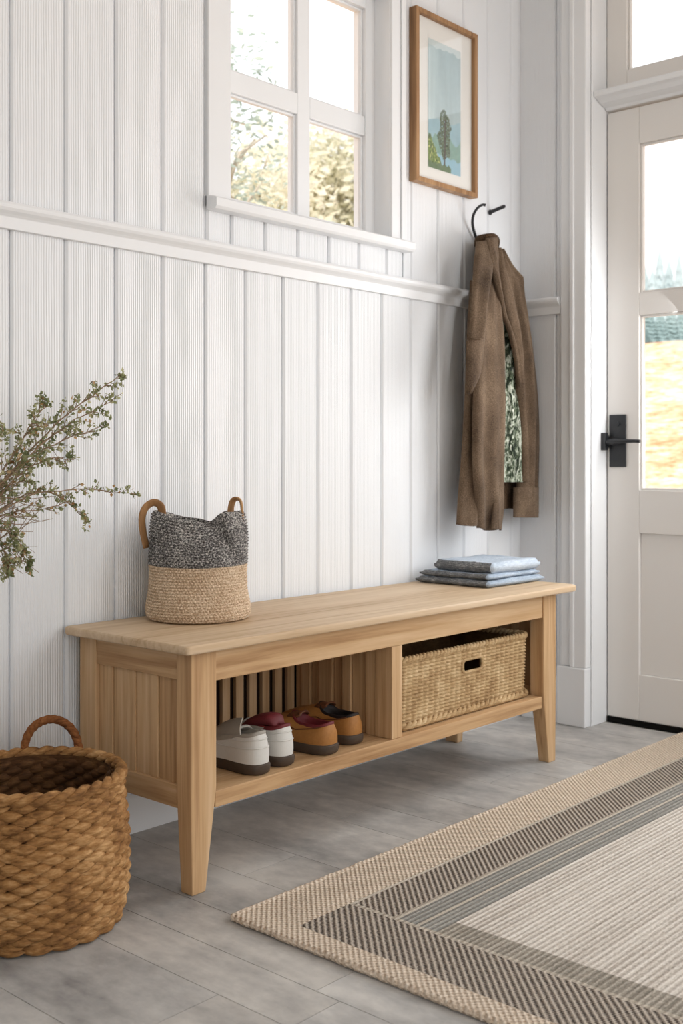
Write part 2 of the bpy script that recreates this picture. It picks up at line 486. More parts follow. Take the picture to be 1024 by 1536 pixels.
struct(jb.build('trim_4', M['trim'], bevel=.003))
hd = MB()
hd.prism_y([(DX + .09, HEAD0), (DX - .006, HEAD0), (DX - .014, HEAD0 + .008), (DX - .05, HEAD0 + .016), (DX - .07, HEAD0 + .026), (DX - .09, HEAD0 + .030), (DX - .092, HEAD1 - .004), (DX - .088, HEAD1), (DX + .09, HEAD1)], OPEN_Y0, DOOR_Y1 - .0045)
hd.box(DX - .06, DX + .09, OPEN_Y0, DOOR_Y1 - .0045, TR1, TR1 + .05)
struct(hd.build('trim_5', M['trim'], bevel=.003))

# ---- the door leaf
ST = 1.797   # inner edge of the lock stile
dz = dict(top=2.10, p1t=1.975, p1b=1.470, p2t=1.394, p2b=.803, pt=.656, pb=.178, bot=.022)
y0d, y1d = DOOR_Y0 + .003, DOOR_Y1 - .0085
sR = y0d + (y1d - ST)
db = MB()
X0, X1 = DX, DX + .045
db.box(X0, X1, ST, y1d, dz['bot'], dz['top']); db.box(X0, X1, y0d, sR, dz['bot'], dz['top'])
for za, zb in ((dz['p1t'], dz['top']), (dz['p2t'], dz['p1b']), (dz['pt'], dz['p2b']), (dz['bot'], dz['pb'])):
    db.box(X0, X1, sR, ST, za, zb)
db.box(X0 + .012, X1 - .01, sR, ST, dz['pb'], dz['pt'])
# glazing beads
for za, zb in ((dz['p1b'], dz['p1t']), (dz['p2b'], dz['p2t'])):
    db.box(X0 + .008, X0 + .02, ST - .008, ST, za, zb); db.box(X0 + .008, X0 + .02, sR, sR + .008, za, zb)
    db.box(X0 + .008, X0 + .02, sR + .008, ST - .008, za, za + .008); db.box(X0 + .008, X0 + .02, sR + .008, ST - .008, zb - .008, zb)
door = struct(db.build('door_1', M['door'], loc=(DX, DOOR_Y1, 0), bevel=.0025))
for za, zb in ((dz['p1b'], dz['p1t']), (dz['p2b'], dz['p2t'])):
    MB().box(X0 + .021, X0 + .025, sR + .001, ST - .001, za + .001, zb - .001).build('glass_pane', M['glass'], door)
MB().box(X0 - .004, X1, y0d, y1d, .002, .0215).build('door_gap_shade', M['gap'], door)  # dark strip stands in for shade in the gap below the leaf
lock = MB().box(X0 - .007, X0 - .0005, 1.843, 1.906, .880, 1.060).build('handle_plate', M['black'], door, bevel=.002)
lk = MB()
cyz = (1.874, .966)
lk.tube([(X0 - .007, *cyz), (X0 - .05, *cyz)], .011, 16)
lk.tube([(X0 - .046, 1.880, .967), (X0 - .048, 1.84, .968), (X0 - .050, 1.79, .968), (X0 - .050, 1.768, .967)], [.009, .007, .006, .006], 12)
lk.build('lever', M['black'], lock, smooth=True, sharp=40)
MB().tube([(X0 - .0072, 1.874, 1.028), (X0 - .012, 1.874, 1.028)], .008, 16).build('keyhole_cover', M['black'], lock)
kp = MB()
kp.box(X0 - .024, X0 - .002, 1.9085, 1.917, .945, .99); kp.box(X0 - .040, X0 - .018, 1.9025, 1.9195, .938, .998)
kp.tube([(X0 - .03, 1.9025, .966), (X0 - .03, 1.874, .966)], .009, 12)
kp.build('latch', M['black'], lock, bevel=.002)

# ---- transom light over the door, side light beside it
def frame_yz(bm, xa, xb, ya, yb, za, zb, w):
    bm.box(xa, xb, ya, ya + w, za, zb); bm.box(xa, xb, yb - w, yb, za, zb); bm.box(xa, xb, ya + w, yb - w, za, za + w); bm.box(xa, xb, ya + w, yb - w, zb - w, zb)
tm = MB()
frame_yz(tm, DX, DX + .045, OPEN_Y0 + .001, DOOR_Y1 - .006, HEAD1 + .001, TR1 - .001, .075)
frame_yz(tm, DX + .012, DX + .03, OPEN_Y0 + .076, DOOR_Y1 - .081, HEAD1 + .076, TR1 - .076, .008)
w2 = struct(tm.build('window_2', M['door'], loc=(DX, DOOR_Y1, HEAD1), bevel=.0025))
MB().box(DX + .02, DX + .024, OPEN_Y0 + .08, DOOR_Y1 - .085, HEAD1 + .08, TR1 - .08).build('glass_pane', M['glass'], w2)
sl = MB()
frame_yz(sl, DX, DX + .045, OPEN_Y0 + .001, DOOR_Y0 - .061, .001, HEAD0 - .001, .09)
w3 = struct(sl.build('window_3', M['door'], loc=(DX, OPEN_Y0, 0), bevel=.0025))
MB().box(DX + .02, DX + .024, OPEN_Y0 + .091, DOOR_Y0 - .151, .092, HEAD0 - .092).build('glass_pane', M['glass'], w3)

# ---- window in the back wall
GY = 2.282
wf = MB()
def frame_xz(bm, ya, yb, xa, xb, za, zb, w):
    bm.box(xa, xa + w, ya, yb, za, zb); bm.box(xb - w, xb, ya, yb, za, zb); bm.box(xa + w, xb - w, ya, yb, za, za + w); bm.box(xa + w, xb - w, ya, yb, zb - w, zb)
gx0, gx1, gz0, gz1 = 2.052, 2.632, 1.612, 2.295
mxa, mxb, mza, mzb = 2.337, 2.388, 1.903, 1.963
wf.box(x0, gx0, GY - .02, GY + .03, z0, z1); wf.box(gx1, x1, GY - .02, GY + .03, z0, z1)
wf.box(gx0, gx1, GY - .02, GY + .03, z0, gz0); wf.box(gx0, gx1, GY - .02, GY + .03, gz1, z1)
wf.box(mxa, mxb, GY - .016, GY + .026, gz0, gz1)
wf.box(gx0, mxa, GY - .016, GY + .026, mza, mzb); wf.box(mxb, gx1, GY - .016, GY + .026, mza, mzb)
for xa, xb in ((gx0, mxa), (mxb, gx1)):
    for za, zb in ((gz0, mza), (mzb, gz1)):
        frame_xz(wf, GY - .006, GY + .01, xa, xb, za, zb, .007)
win = struct(wf.build('window_1', M['trim'], loc=(x0, WY, z0), bevel=.002))
for xa, xb in ((gx0, mxa), (mxb, gx1)):
    for za, zb in ((gz0, mza), (mzb, gz1)):
        MB().box(xa + .002, xb - .002, GY + .002, GY + .006, za + .002, zb - .002).build('glass_pane', M['glass'], win)
MB().prism_x([(WY - .0005, 1.5865), (WY - .034, 1.580), (WY - .040, 1.576), (WY - .040, 1.556), (WY - .034, 1.549), (WY - .0005, 1.549)], 1.930, 2.752).box(x0, x1, WY - .0005, GY - .0205, 1.5852, 1.5868).build('window_sill', M['trim'], win, bevel=.002)
rv = MB()
rv.box(x0 - .004, x0 + .004, WY, GY - .02, 1.587, z1); rv.box(x1 - .004, x1 + .004, WY, GY - .02, 1.587, z1); rv.box(x0, x1, WY, GY - .02, z1 - .004, z1 + .004)
rv.build('reveal', M['trim'], win)
cz = MB()
cz.box(1.931, x0 + .002, WY - .008, WY + .011, 1.585, z1 + .07); cz.box(x1 - .002, 2.738, WY - .008, WY + .011, 1.585, z1 + .07); cz.box(x0 + .002, x1 - .002, WY - .008, WY + .011, z1, z1 + .07)
cz.box(2.716, 2.738, WY - .014, WY - .008, 1.585, z1 + .07)
cz.build('casing', M['trim'], win, bevel=.003)

# ------------------------------------------------------------------ storage bench
BX0, BX1 = 1.490, 3.048
LX0, LX1 = 1.525, 2.956          # outer faces of the legs
BY0, BY1 = 1.756, 2.186
LYF, LYB = 1.785, 2.176
HT = .524
bench = thing('storage_bench', 'long pale oak entryway bench with tapered legs and a lower shoe shelf', 'bench', (LX0, LYF, 0))
tp = MB()
def rrect(xa, xb, ya, yb, rs, n=8):
    pts = []
    for (cx_, cy_, a0), r in zip(((xb, ya, -90), (xb, yb, 0), (xa, yb, 90), (xa, ya, 180)), rs):
        sx = -1 if cx_ == xb else 1; sy = -1 if cy_ == yb else 1
        for k in range(n + 1):
            an = math.radians(a0 + 90*k/n)
            pts.append((cx_ + sx*r + math.cos(an)*r, cy_ + sy*r + math.sin(an)*r))
    return pts
rings = []
for ins, z in ((.006, .5045), (.003, .5050), (.0006, .5075), (0, .511), (0, .5185), (.0008, .5215), (.0026, .5234), (.005, HT)):
    rings.append([(p[0], p[1], z) for p in rrect(BX0 + ins, BX1 - ins, BY0 + ins, BY1 - ins*.3, (.034, .008, .006, .010))])
tp.loft(rings, True, True, True)
tp.build('bench_top', M['oak_top'], bench, smooth=True, sharp=30)
def leg(xa, xb, ya, yb, sx, sy):
    b = MB(); zt = .215
    tx, ty = .030, .012
    bot = [xa, xb, ya, yb]
    if sx > 0: bot[1] -= tx; bot[0] += .003
    else: bot[0] += tx; bot[1] -= .003
    if sy > 0: bot[3] -= ty
    else: bot[2] += ty
    mid = (xa, xb, ya, yb)
    v = []
    for q, z in ((bot, 0.0), (mid, zt), (mid, .504)):
        v.append([(q[0], q[2], z), (q[1], q[2], z), (q[1], q[3], z), (q[0], q[3], z)])
    b.loft(v, True, True, True)
    return b.build('leg', M['oak_z'], bench, bevel=.0025)
leg(LX0, LX0 + .070, LYF, LYF + .048, 1, 1); leg(LX1 - .070, LX1, LYF, LYF + .048, -1, 1)
leg(LX0, LX0 + .060, LYB - .060, LYB, 1, -1); leg(LX1 - .060, LX1, LYB - .060, LYB, -1, -1)
xi0, xi1 = LX0 + .070, LX1 - .070
MB().box(xi0, xi1, LYF + .004, LYF + .028, .436, .504).build('front_apron', M['oak_x'], bench, bevel=.0015)
MB().box(LX0 + .060, LX1 - .060, LYB - .026, LYB - .004, .436, .504).build('back_apron', M['oak_x'], bench, bevel=.0015)
yi0, yi1 = LYF + .048, LYB - .060
for xa in (LX0 + .004, LX1 - .028):
    MB().box(xa, xa + .024, yi0, yi1, .442, .504).build('side_apron', M['oak_y'], bench, bevel=.0015)
    MB().box(xa, xa + .024, yi0, yi1, .172, .221).build('side_rail', M['oak_y'], bench, bevel=.0015)
    sp = MB(); ys = [yi0]; wd = [.03, .043, .026, .052, .03, .052, .028, .05]
    for w in wd:
        if ys[-1] + w > yi1 - .012: break
        ys.append(ys[-1] + w)
    ys[-1] = yi1
    for j in range(len(ys) - 1):
        sp.box(xa + .006 + (.004 if j % 2 else 0), xa + .02, ys[j] + .0008, ys[j+1] - .0008, .2205, .4425)
    sp.build('side_panel', M['oak_z'], bench, bevel=.0012)
MB().box(xi0 + .0005, xi1 - .0005, LYF + .005, LYB - .012, .167, .202).build('shoe_shelf', M['oak_x'], bench, bevel=.002)
# slatted back on the left half, added dark board behind stands in for shade in the gaps
sb = MB(); x = 1.600
while x < 2.17:
    sb.box(x, x + .026, LYB - .040, LYB - .028, .203, .4355); x += .047
sb.build('slatted_back', M['oak_z'], bench, bevel=.001)
MB().box(LX0 + .062, LX1 - .062, LYB - .024, LYB - .016, .203, .4355).build('slat_gap_shade', M['oak_dark'], bench)
dv = MB()
dv.box(2.185, 2.226, LYF + .006, LYF + .062, .2025, .4355)
dvo = dv.build('divider', M['oak_z'], bench, bevel=.0015)
dp = MB(); y = LYF + .063; j = 0
while y < LYB - .044:
    w = (.034, .05, .03)[j % 3]; e = min(y + w, LYB - .041)
    dp.box(2.188 + (.007 if j % 2 else 0), 2.215, y + .001, e - .001, .2025, .4355); y += w; j += 1
dp.build('divider_panel', M['oak_z'], bench, bevel=.001)

# ------------------------------------------------------------------ rug
RX0, RX1, RY1, RY0 = 1.500, 3.485, 1.632, .26
ruglab = 'large flat-woven beige rug with dark herringbone border and striped centre'
rg = MB(); ZT = .011
def quad(xa, xb, ya, yb, mi):
    nx, ny = max(1, int((xb - xa)/.08)), max(1, int((yb - ya)/.08))
    for i in range(nx):
        for j in range(ny):
            xs = [xa + (xb-xa)*k/nx for k in (i, i+1)]; yy = [ya + (yb-ya)*k/ny for k in (j, j+1)]
            rg.add([(xs[0], yy[0], ZT), (xs[1], yy[0], ZT), (xs[1], yy[1], ZT), (xs[0], yy[1], ZT)], [(0, 1, 2, 3)], mi)
MI = dict(beige=0, dark=1, line=2, grey=3, field=4)
xe = [RX0 + .052, RX0 + .195, RX0 + .205]         # front edge bands
ye = [.132, .140, .240, .252, .295, .303, .345]    # from the bench-side edge
def bands_y(xa, xb, sgn, base, other):
    ya = base
    seq = [('beige', ye[0]), ('line', ye[1]), ('dark', ye[2]), ('line', ye[3]), ('grey', ye[4]), ('line', ye[5]), ('grey', ye[6])]
    p = 0
    for nm, e in seq:
        a, b = base - sgn*p, base - sgn*e
        quad(xa, xb, min(a, b), max(a, b), MI[nm]); p = e
yT, yB = RY1, RY0
quad(RX0, xe[0], yB, yT, 0)
quad(xe[0], xe[2], yT - ye[0], yT, 0); quad(xe[0], xe[2], yB, yB + ye[0], 0)
quad(xe[0], xe[1], yB + ye[0], yT - ye[0], 1); quad(xe[1], xe[2], yB + ye[0], yT - ye[0], 2)
bands_y(xe[2], RX1, 1, yT, None); bands_y(xe[2], RX1, -1, yB, None)
quad(xe[2], xe[2] + .06, yB + ye[6], yT - ye[6], 5)
quad(xe[2] + .06, RX1, yB + ye[6], yT - ye[6], 4)
# bound edge and underside
def edge(pts):
    rg.tube(pts, .0072, 8, mi=0)
def wob(a, b, n=160):
    a, b = Vector(a), Vector(b)
    return [a.lerp(b, i/n) + Vector((random.uniform(-.0012, .0012), random.uniform(-.0012, .0012), random.uniform(-.0006, .0006))) for i in range(n + 1)]
zc = .0074
edge(wob((RX0, yB, zc), (RX0, yT, zc))); edge(wob((RX0, yT, zc), (RX1, yT, zc))); edge(wob((RX1, yT, zc), (RX1, yB, zc), 40)); edge(wob((RX0, yB, zc), (RX1, yB, zc), 40))
rg.add([(RX0, yB, .002), (RX1, yB, .002), (RX1, yT, .002), (RX0, yT, .002)], [(0, 3, 2, 1)], 0)
tag(rg.build('rug', [M['rug_beige'], M['rug_dark'], M['rug_line'], M['rug_grey'], M['rug_field'], M['rug_mix']], loc=(RX0, yT, 0), recalc=False), ruglab, 'rug')

# ------------------------------------------------------------------ round hyacinth basket
HB = Vector((1.238, 1.925, 0)); HR = .176; HH = .292
hb = thing('floor_basket', 'round chunky woven basket standing on the floor at the bench\'s left end', 'basket', HB)
def stitch(bm, c, along, out, up, L, Hh, D, tilt, mi=0, ns=9, nr=8):
    """one flattened strand: a tapered twisted lens"""
    al = along * math.cos(tilt) + up * math.sin(tilt); u2 = up * math.cos(tilt) - along * math.sin(tilt)
    rings = []
    for i in range(ns):
        s = -1 + 2*i/(ns - 1)
        w = max(.04, (1 - abs(s)**2.0))**.72
        cen = c + al * (s * L) + out * (-.006 * s*s + .0055 * s)
        ph = random.uniform(-.05, .05)
        rings.append([cen + u2 * (math.cos(2*PI*k/nr + ph) * Hh * w) + out * (math.sin(2*PI*k/nr + ph) * D * w) for k in range(nr)])
    bm.loft(rings, True, True, True, mi)
UP = Vector((0, 0, 1))
def brad(z):
    t = z / HH
    return HR * (.955 + .075*math.sin(PI*min(1, t*1.02)**.8) - .05*max(0, .12 - t)/.12)
bw_ = MB(); rows = 22; ncol = 21
for r in range(rows):
    z = .012 + (HH - .028) * (r + .5) / rows
    R = brad(z)
    for k in range(ncol):
        an = 2*PI*(k + (.5 if r % 2 else 0) + random.uniform(-.06, .06)) / ncol
        out = Vector((math.cos(an), math.sin(an), 0)); al = Vector((-math.sin(an), math.cos(an), 0))
        stitch(bw_, HB + out*(R + random.uniform(-.001, .001)) + UP*(z + random.uniform(-.0012, .0012)), al, out, UP, .0300*random.uniform(.93, 1.06), .0112*random.uniform(.9, 1.08), .0098, random.uniform(.02, .16))
prof = [(HR*.80, .004)] + [(brad(z) - .010, z) for z in np.linspace(.006, HH - .012, 12)]
bw_.loft([[HB + Vector((math.cos(2*PI*k/64)*R, math.sin(2*PI*k/64)*R, z)) for k in range(64)] for R, z in prof], True, True, False)
for k in range(ncol):
    an = 2*PI*k/ncol; out = Vector((math.cos(an), math.sin(an), 0)); al = Vector((-math.sin(an), math.cos(an), 0))
    stitch(bw_, HB + out*(HR*.950) + UP*.0108, al, out, UP, .031, .0100, .010, 0)
bw_.build('woven_body', M['hyacinth'], hb, smooth=True)
ins = MB()
prof = [(brad(z) - .016, z) for z in np.linspace(HH - .006, .012, 10)] + [(.02, .011)]
ins.loft([[HB + Vector((math.cos(2*PI*k/64)*R, math.sin(2*PI*k/64)*R, z)) for k in range(64)] for R, z in prof], True, False, True)
for r in range(11, rows):
    z = .012 + (HH - .028) * (r + .5) / rows
    for k in range(ncol):
        an = 2*PI*(k + (.5 if r % 2 else 0)) / ncol
        out = Vector((-math.cos(an), -math.sin(an), 0)); al = Vector((-math.sin(an), math.cos(an), 0))
        stitch(ins, HB - out*(brad(z) - .012) + UP*z, al, out, UP, .032*random.uniform(.9, 1.1), .0115, .010, random.uniform(-.5, -.2))
ins.build('inside_weave', M['hyacinth_in'], hb, smooth=True)
rim = MB()
for ph in (0, PI):
    pts = []
    for k in range(420):
        an = 2*PI*k/420; tw = an*17 + ph
        R = HR*.975 + math.cos(tw)*.0055; z = HH - .006 + math.sin(tw)*.0055
        pts.append(HB + Vector((math.cos(an)*R, math.sin(an)*R, z)))
    rim.tube(pts, .0082, 7, loop=True)
rim.build('twisted_rim', M['hyacinth'], hb, smooth=True)
hd_ = MB()
ang = math.radians(44)
hc = HB + Vector((math.cos(ang), math.sin(ang), 0)) * (HR - .002); ht = Vector((-math.sin(ang), math.cos(ang), 0))
hr_ = .058
base_pts = [hc + ht*(hr_*math.cos(t)) + UP*(HH - .02 + .083*max(0, math.sin(t))**.8 + (0 if 0 < t < PI else -.03)) for t in np.linspace(-.12, PI + .12, 60)]
for ph in (0, 2*PI/3, 4*PI/3):
    pts = []
    for i, p in enumerate(base_pts):
        tw = i*.55 + ph
        nrm = (p - (hc + UP*(HH - .02))).normalized()
        pts.append(p + nrm*(math.cos(tw)*.0035) + Vector((math.cos(ang), math.sin(ang), 0))*(math.sin(tw)*.0035))
    hd_.tube(pts, .0062, 7)
hd_.build('handle', M['hyacinth_handle'], hb, smooth=True)

# ------------------------------------------------------------------ rattan drawer basket on the shelf
sx0, sx1, sy0, sy1, sz0, sz1 = 2.246, 2.868, 1.815, 2.125, .2035, .392
rb = thing('storage_basket', 'rectangular rattan basket with cut-out handle on the bench\'s lower shelf', 'basket', (sx0, sy0, sz0))
CR = .035
def perim(ins, N):
    xa, xb, ya, yb, r = sx0 + ins, sx1 - ins, sy0 + ins, sy1 - ins, max(.004, CR - ins)
    segs = []
    pts = rrect(xa, xb, ya, yb, (r, r, r, r), 10)
    P = [Vector((p[0], p[1], 0)) for p in pts]; P.append(P[0])
    cum = [0]
    for i in range(len(P) - 1): cum.append(cum[-1] + (P[i+1] - P[i]).length)
    T = cum[-1]; out = []; j = 0
    for i in range(N):
        s = T*i/N
        while cum[j+1] < s: j += 1
        f = (s - cum[j]) / max(1e-9, cum[j+1] - cum[j]); out.append(P[j].lerp(P[j+1], f))
    return out
NST, SUBU, NRW, SUBV = 74, 7, 18, 6
NU, NV = NST*SUBU, NRW*SUBV
pp = perim(.006, NU)
nm = []
for i in range(NU):
    t = (pp[(i+1) % NU] - pp[i-1]).normalized(); nm.append(Vector((t.y, -t.x, 0)))
hxc, hzc, hw, hh = 2.575, .335, .047, .0175
def in_hole(p):
    if p.y > sy0 + .05: return False
    dx, dz_ = abs(p.x - hxc), abs(p.z - hzc); r = .012
    qx, qz = max(dx - (hw - r), 0), max(dz_ - (hh - r), 0)
    return math.hypot(qx, qz) < r
V = []
for j in range(NV + 1):
    t = j/NV; row = min(NRW - 1, int(t*NRW)); fr = t*NRW - row
    lean = (t - 1)*.006
    for i in range(NU):
        q_ = (i/SUBU + .22*(fr - .5) + .06*math.sin(row*2.3)) % 1
        d = .0062*(max(0, math.sin(PI*q_))**.8)*(max(0, math.sin(PI*min(1, max(0, fr))))**.7) - .002 + lean
        q = pp[i] + nm[i]*d
        V.append(Vector((q.x, q.y, sz0 + .012 + (sz1 - sz0 - .022)*t)))
Fc = []
for j in range(NV):
    for i in range(NU):
        i2 = (i+1) % NU
        q = (j*NU+i, j*NU+i2, (j+1)*NU+i2, (j+1)*NU+i)
        c = (V[q[0]] + V[q[2]]) / 2
        if not in_hole(c): Fc.append(q)
wsd = MB().add(V, Fc).build('woven_sides', M['rattan'], rb, smooth=True, recalc=False)
inn = MB()
pi_ = perim(.014, 120)
iv = [[Vector((p.x, p.y, z)) for p in pi_] for z in (sz0 + .014, sz0 + .05, .30, .318, .3265, .335, .3435, .352, .37, sz1 - .006)]
n_ = len(pi_); Vv = [p for r in iv for p in r]; Ff = []
for j in range(len(iv) - 1):
    for i in range(n_):
        q = (j*n_+i, j*n_+(i+1) % n_, (j+1)*n_+(i+1) % n_, (j+1)*n_+i); c = (Vv[q[0]] + Vv[q[2]]) / 2
        if not (c.y < sy0 + .05 and abs(c.x - hxc) < hw and abs(c.z - hzc) < hh): Ff.append(q)
inn.add(Vv, Ff)
inn.add([Vector((p.x, p.y, sz0 + .014)) for p in pi_], [tuple(range(n_))])
inn.build('basket_lining', M['rattan_in'], rb, recalc=False)
def rope_loop(bm, path, r1, r2, twists, n=7):
    N = len(path)
    for ph in (0, PI):
        pts = []
        for i, p in enumerate(path):
            t = (path[(i+1) % N] - path[i-1]).normalized(); side = Vector((t.y, -t.x, 0))
            if side.length < .2: side = Vector((0, 1, 0))
            side.normalize(); upv = side.cross(t)
            tw = 2*PI*twists*i/N + ph
            pts.append(p + side*(math.cos(tw)*r1) + upv*(math.sin(tw)*r1))
        bm.tube(pts, r2, n, loop=True)
rr_ = MB(); rope_loop(rr_, [p + UP*(sz1 - .006) for p in perim(.008, 700)], .0042, .0062, 58)
rr_.build('rolled_rim', M['rattan'], rb, smooth=True)
br = MB(); rope_loop(br, [p + UP*(sz0 + .011) for p in perim(.006, 700)], .0042, .0064, 40)
br.build('base_band', M['rattan'], rb, smooth=True)
hg = MB(); path = []
for q in rrect(hxc - hw, hxc + hw, hzc - hh, hzc + hh, (.013,)*4, 6): path.append(Vector((q[0], sy0 + .007, q[1])))
hg.tube(path, .0048, 8, loop=True)
hg.build('handle_hole_edge', M['rattan'], wsd, smooth=True)

# ------------------------------------------------------------------ shoes
def resample_closed(P, N):
    P = [Vector(p) for p in P]; m = len(P)
    out = []
    fine = []
    for i in range(m):
        a, b, c, d = P[i-1], P[i], P[(i+1) % m], P[(i+2) % m]
        for k in range(12):
            t = k/12
            fine.append(.5*((2*b) + (c-a)*t + (2*a-5*b+4*c-d)*t*t + (3*b-a-3*c+d)*t**3))
    fine.append(fine[0]); cum = [0]
    for i in range(len(fine) - 1): cum.append(cum[-1] + (fine[i+1] - fine[i]).length)
    j = 0
    for i in range(N):
        s = cum[-1]*i/N
        while cum[j+1] < s: j += 1
        f = (s - cum[j]) / max(1e-9, cum[j+1] - cum[j]); out.append(fine[j].lerp(fine[j+1], f))
    return out
def make_shoe(name, label, group, loc, rot, mir, L=.262, W=1.0, up='white_leather', lin='maroon', kind='sneaker', tk=''):
    t = thing(name, label, 'shoe', (0, 0, 0), group)
    N = 56; m = mir
    w = W
    outl = resample_closed([(0, 0, 0), (.022*w, .006*L/.26, 0), (.032*w, .03, 0), (.033*w, .06, 0), (.031*w, .10, 0), (.036*w, .15, 0), (.041*w, .19, 0), (.036*w, .228, 0), (.020*w + m*.004, .254, 0), (m*.008, .262, 0),
                            (-.022*w + m*.004, .252, 0), (-.038*w, .225, 0), (-.043*w, .185, 0), (-.037*w, .145, 0), (-.031*w, .10, 0), (-.033*w, .06, 0), (-.032*w, .03, 0), (-.022*w, .006, 0)], N)
    if kind == 'sneaker': hz, side, fr, ce = .090, .082, .088, .120
    else: hz, side, fr, ce = .070, .064, .084, .122
    coll = resample_closed([(0, .007, hz), (.016, .011, hz - .001), (.024, .028, hz - .006), (.0265, .055, side), (.0255, .085, side + .002), (.020, .106, fr - .006), (0, ce, fr), (-.020, .106, fr - .006), (-.0255, .085, side + .002),
                            (-.0265, .055, side), (-.024, .028, hz - .006), (-.016, .011, hz - .001)], N)
    zs = .020
    ub = MB(); rings = []
    for k in range(13):
        s = k/12; ring = []
        for a, c in zip(outl, coll):
            p0 = Vector((a.x, a.y, zs)); ty = a.y/.262
            p1 = Vector((a.x*1.04, a.y + (.002 if ty > .5 else -.004), zs + (c.z - zs)*(.62 - .05*ty) if ty < .5 else .052 + .018*(1 - ty)))
            p2 = c
            ring.append(p0*(1-s)**2 + p1*(2*s*(1-s)) + p2*s*s)
        rings.append(ring)
    ub.loft(rings, True, False, False)
    upper = ub.build('upper', M[up], t, smooth=True)
    so = MB(); rs = []
    for ins, z in ((.97, 0), (1.03, .003), (1.06, .012), (1.06, .021), (1.02, .0235), (.9, .0235)):
        rs.append([Vector((a.x*ins, .131 + (a.y - .131)*(1 + (ins-1)*.55), z)) for a in outl])
    so.loft(rs, True, True, True)
    so.build('sole', M['sole'], t, smooth=True, sharp=45)
    li = MB(); rs = []
    for ox, oz in ((1.03, -.003), (1.05, .002), (.98, .006), (.88, .003), (.84, -.012), (.8, -.04), (.7, -.052)):
        rs.append([Vector((c.x*ox, .058 + (c.y - .058)*(ox if ox < 1 else 1 + (ox-1)*.4), max(.026, c.z + oz))) for c in coll])
    li.loft(rs, True, False, True)
    li.build('lining', M['grey_canvas' if tk == 'grey' else lin], t, smooth=True)
    tg = MB(); top = []; 
    th = {'grey': .100, 'pad': .114}.get(tk, .094)
    rows_ = spl({'grey': [(.150, fr - .018, .018), (.118, fr + .002, .024), (.088, th - .012, .030), (.066, th, .026)], 'pad': [(.150, fr - .016, .018), (.115, fr + .008, .028), (.080, th - .004, .030), (.045, th, .026), (.030, th - .014, .018)]}.get(tk, [(.150, fr - .018, .018), (.118, fr + .004, .022), (.100, th - .006, .024), (.088, th, .020)]), 11)
    A = [[Vector((hw_*math.sin(q), y_ , z_ - (1 - math.cos(q))*.012)) for q in np.linspace(-1.2, 1.2, 9)] for y_, z_, hw_ in rows_]
    B = [[p + Vector((0, -.004, -.004 if tk != 'pad' else -.016)) for p in r] for r in A]
    tg.loft([a + b[::-1] for a, b in zip(A, B)], True, True, True)
    tg.build('tongue', M[{'grey': 'grey_canvas', 'pad': 'maroon'}.get(tk, 'suede_dark')], t, smooth=True)
    if tk == 'grey':
        af = MB()
        lo_ = spl([(-.026, .158, .066), (-.0315, .125, .074), (-.0325, .085, .082), (-.0305, .045, .086)], 16)
        hi_ = spl([(-.021, .150, .078), (-.019, .118, .099), (-.015, .085, .114), (-.017, .052, .121)], 16)
        A = [[Vector(a).lerp(Vector(b), f) + Vector((-.004*math.sin(PI*f), 0, 0)) for f in np.linspace(0, 1, 7)] for a, b in zip(lo_, hi_)]
        af.loft([a + [p + Vector((.0032, 0, 0)) for p in a[::-1]] for a in A], True, True, True)
        af.build('ankle_flap', M['grey_canvas'], upper, smooth=True, sharp=50)
    def surf(i, s):
        k = s*12; k0 = min(11, int(k)); return rings[k0][i].lerp(rings[k0+1][i], k - k0)
    if kind == 'sneaker':
        sm = MB()
        for s0, s1 in ((.50, .50), (.78, .80)):
            pts = []
            for q in range(-17, 18):
                i = q % N; p = surf(i, s0 + (s1 - s0)*abs(q)/17); pts.append(p + Vector((p.x, p.y - .06, 0)).normalized()*.0006)
            sm.tube(pts, .0016, 6)
        sm.build('heel_seam', M['white_leather'], upper, smooth=True)
        # slanted quarter flap over the side
        for sg in (-1, 1):
            fl = MB()
            q0 = [(12, 1.0), (16, .99), (19, .96), (19, .72), (16, .60), (13, .78)]
            poly = []
            for q, s in q0:
                p = surf((sg*q) % N, min(s, .999)); poly.append(p + Vector((p.x, 0, .03)).normalized()*.003)
            c = sum(poly, Vector())/len(poly); c += Vector((sg*.003, 0, .002))
            inn_ = [p - Vector((p.x, 0, .03)).normalized()*.0045 for p in poly]
            n6 = len(poly)
            fl.add(poly + [c] + inn_, [(i, (i+1) % n6, n6) for i in range(n6)] + [(i, n6+1+i, n6+1+(i+1) % n6, (i+1) % n6) for i in range(n6)])
            fl.build('side_flap', M['grey_canvas'], upper)
        lc = MB()
        for y_ in (.128, .143, .158):
            zz = fr + .004 - (y_ - .118)*.62
            lc.tube([Vector((x_, y_ + .004*math.cos(x_*80), zz - 7.5*x_*x_ + .003)) for x_ in np.linspace(-.022, .022, 9)], .0022, 6)
        lc.build('laces', M['grey_canvas'], t, smooth=True)
    else:
        sm = MB()
        for sg in (-1, 1):
            sm.tube([surf((sg*q) % N, .97 - .5*max(0, (q - 6)/12)) + Vector((sg*.0006, 0, .0006)) for q in range(5, 19)], .0015, 6)
        sm.build('seam', M['suede_dark'], upper, smooth=True)
    t.location = loc; t.rotation_euler = (0, 0, rot)
    return t
ZS = .2032
make_shoe('shoe', 'white leather shoe with grey canvas tongue, nearest the bench\'s front left leg', 'shoes on the bench shelf', (1.752, 1.803, ZS), .02, 1, W=.96, tk='grey')
make_shoe('shoe', 'white leather shoe with maroon padding showing, between its mate and the suede pair', 'shoes on the bench shelf', (1.839, 1.812, ZS), .01, -1, W=.94, tk='pad')
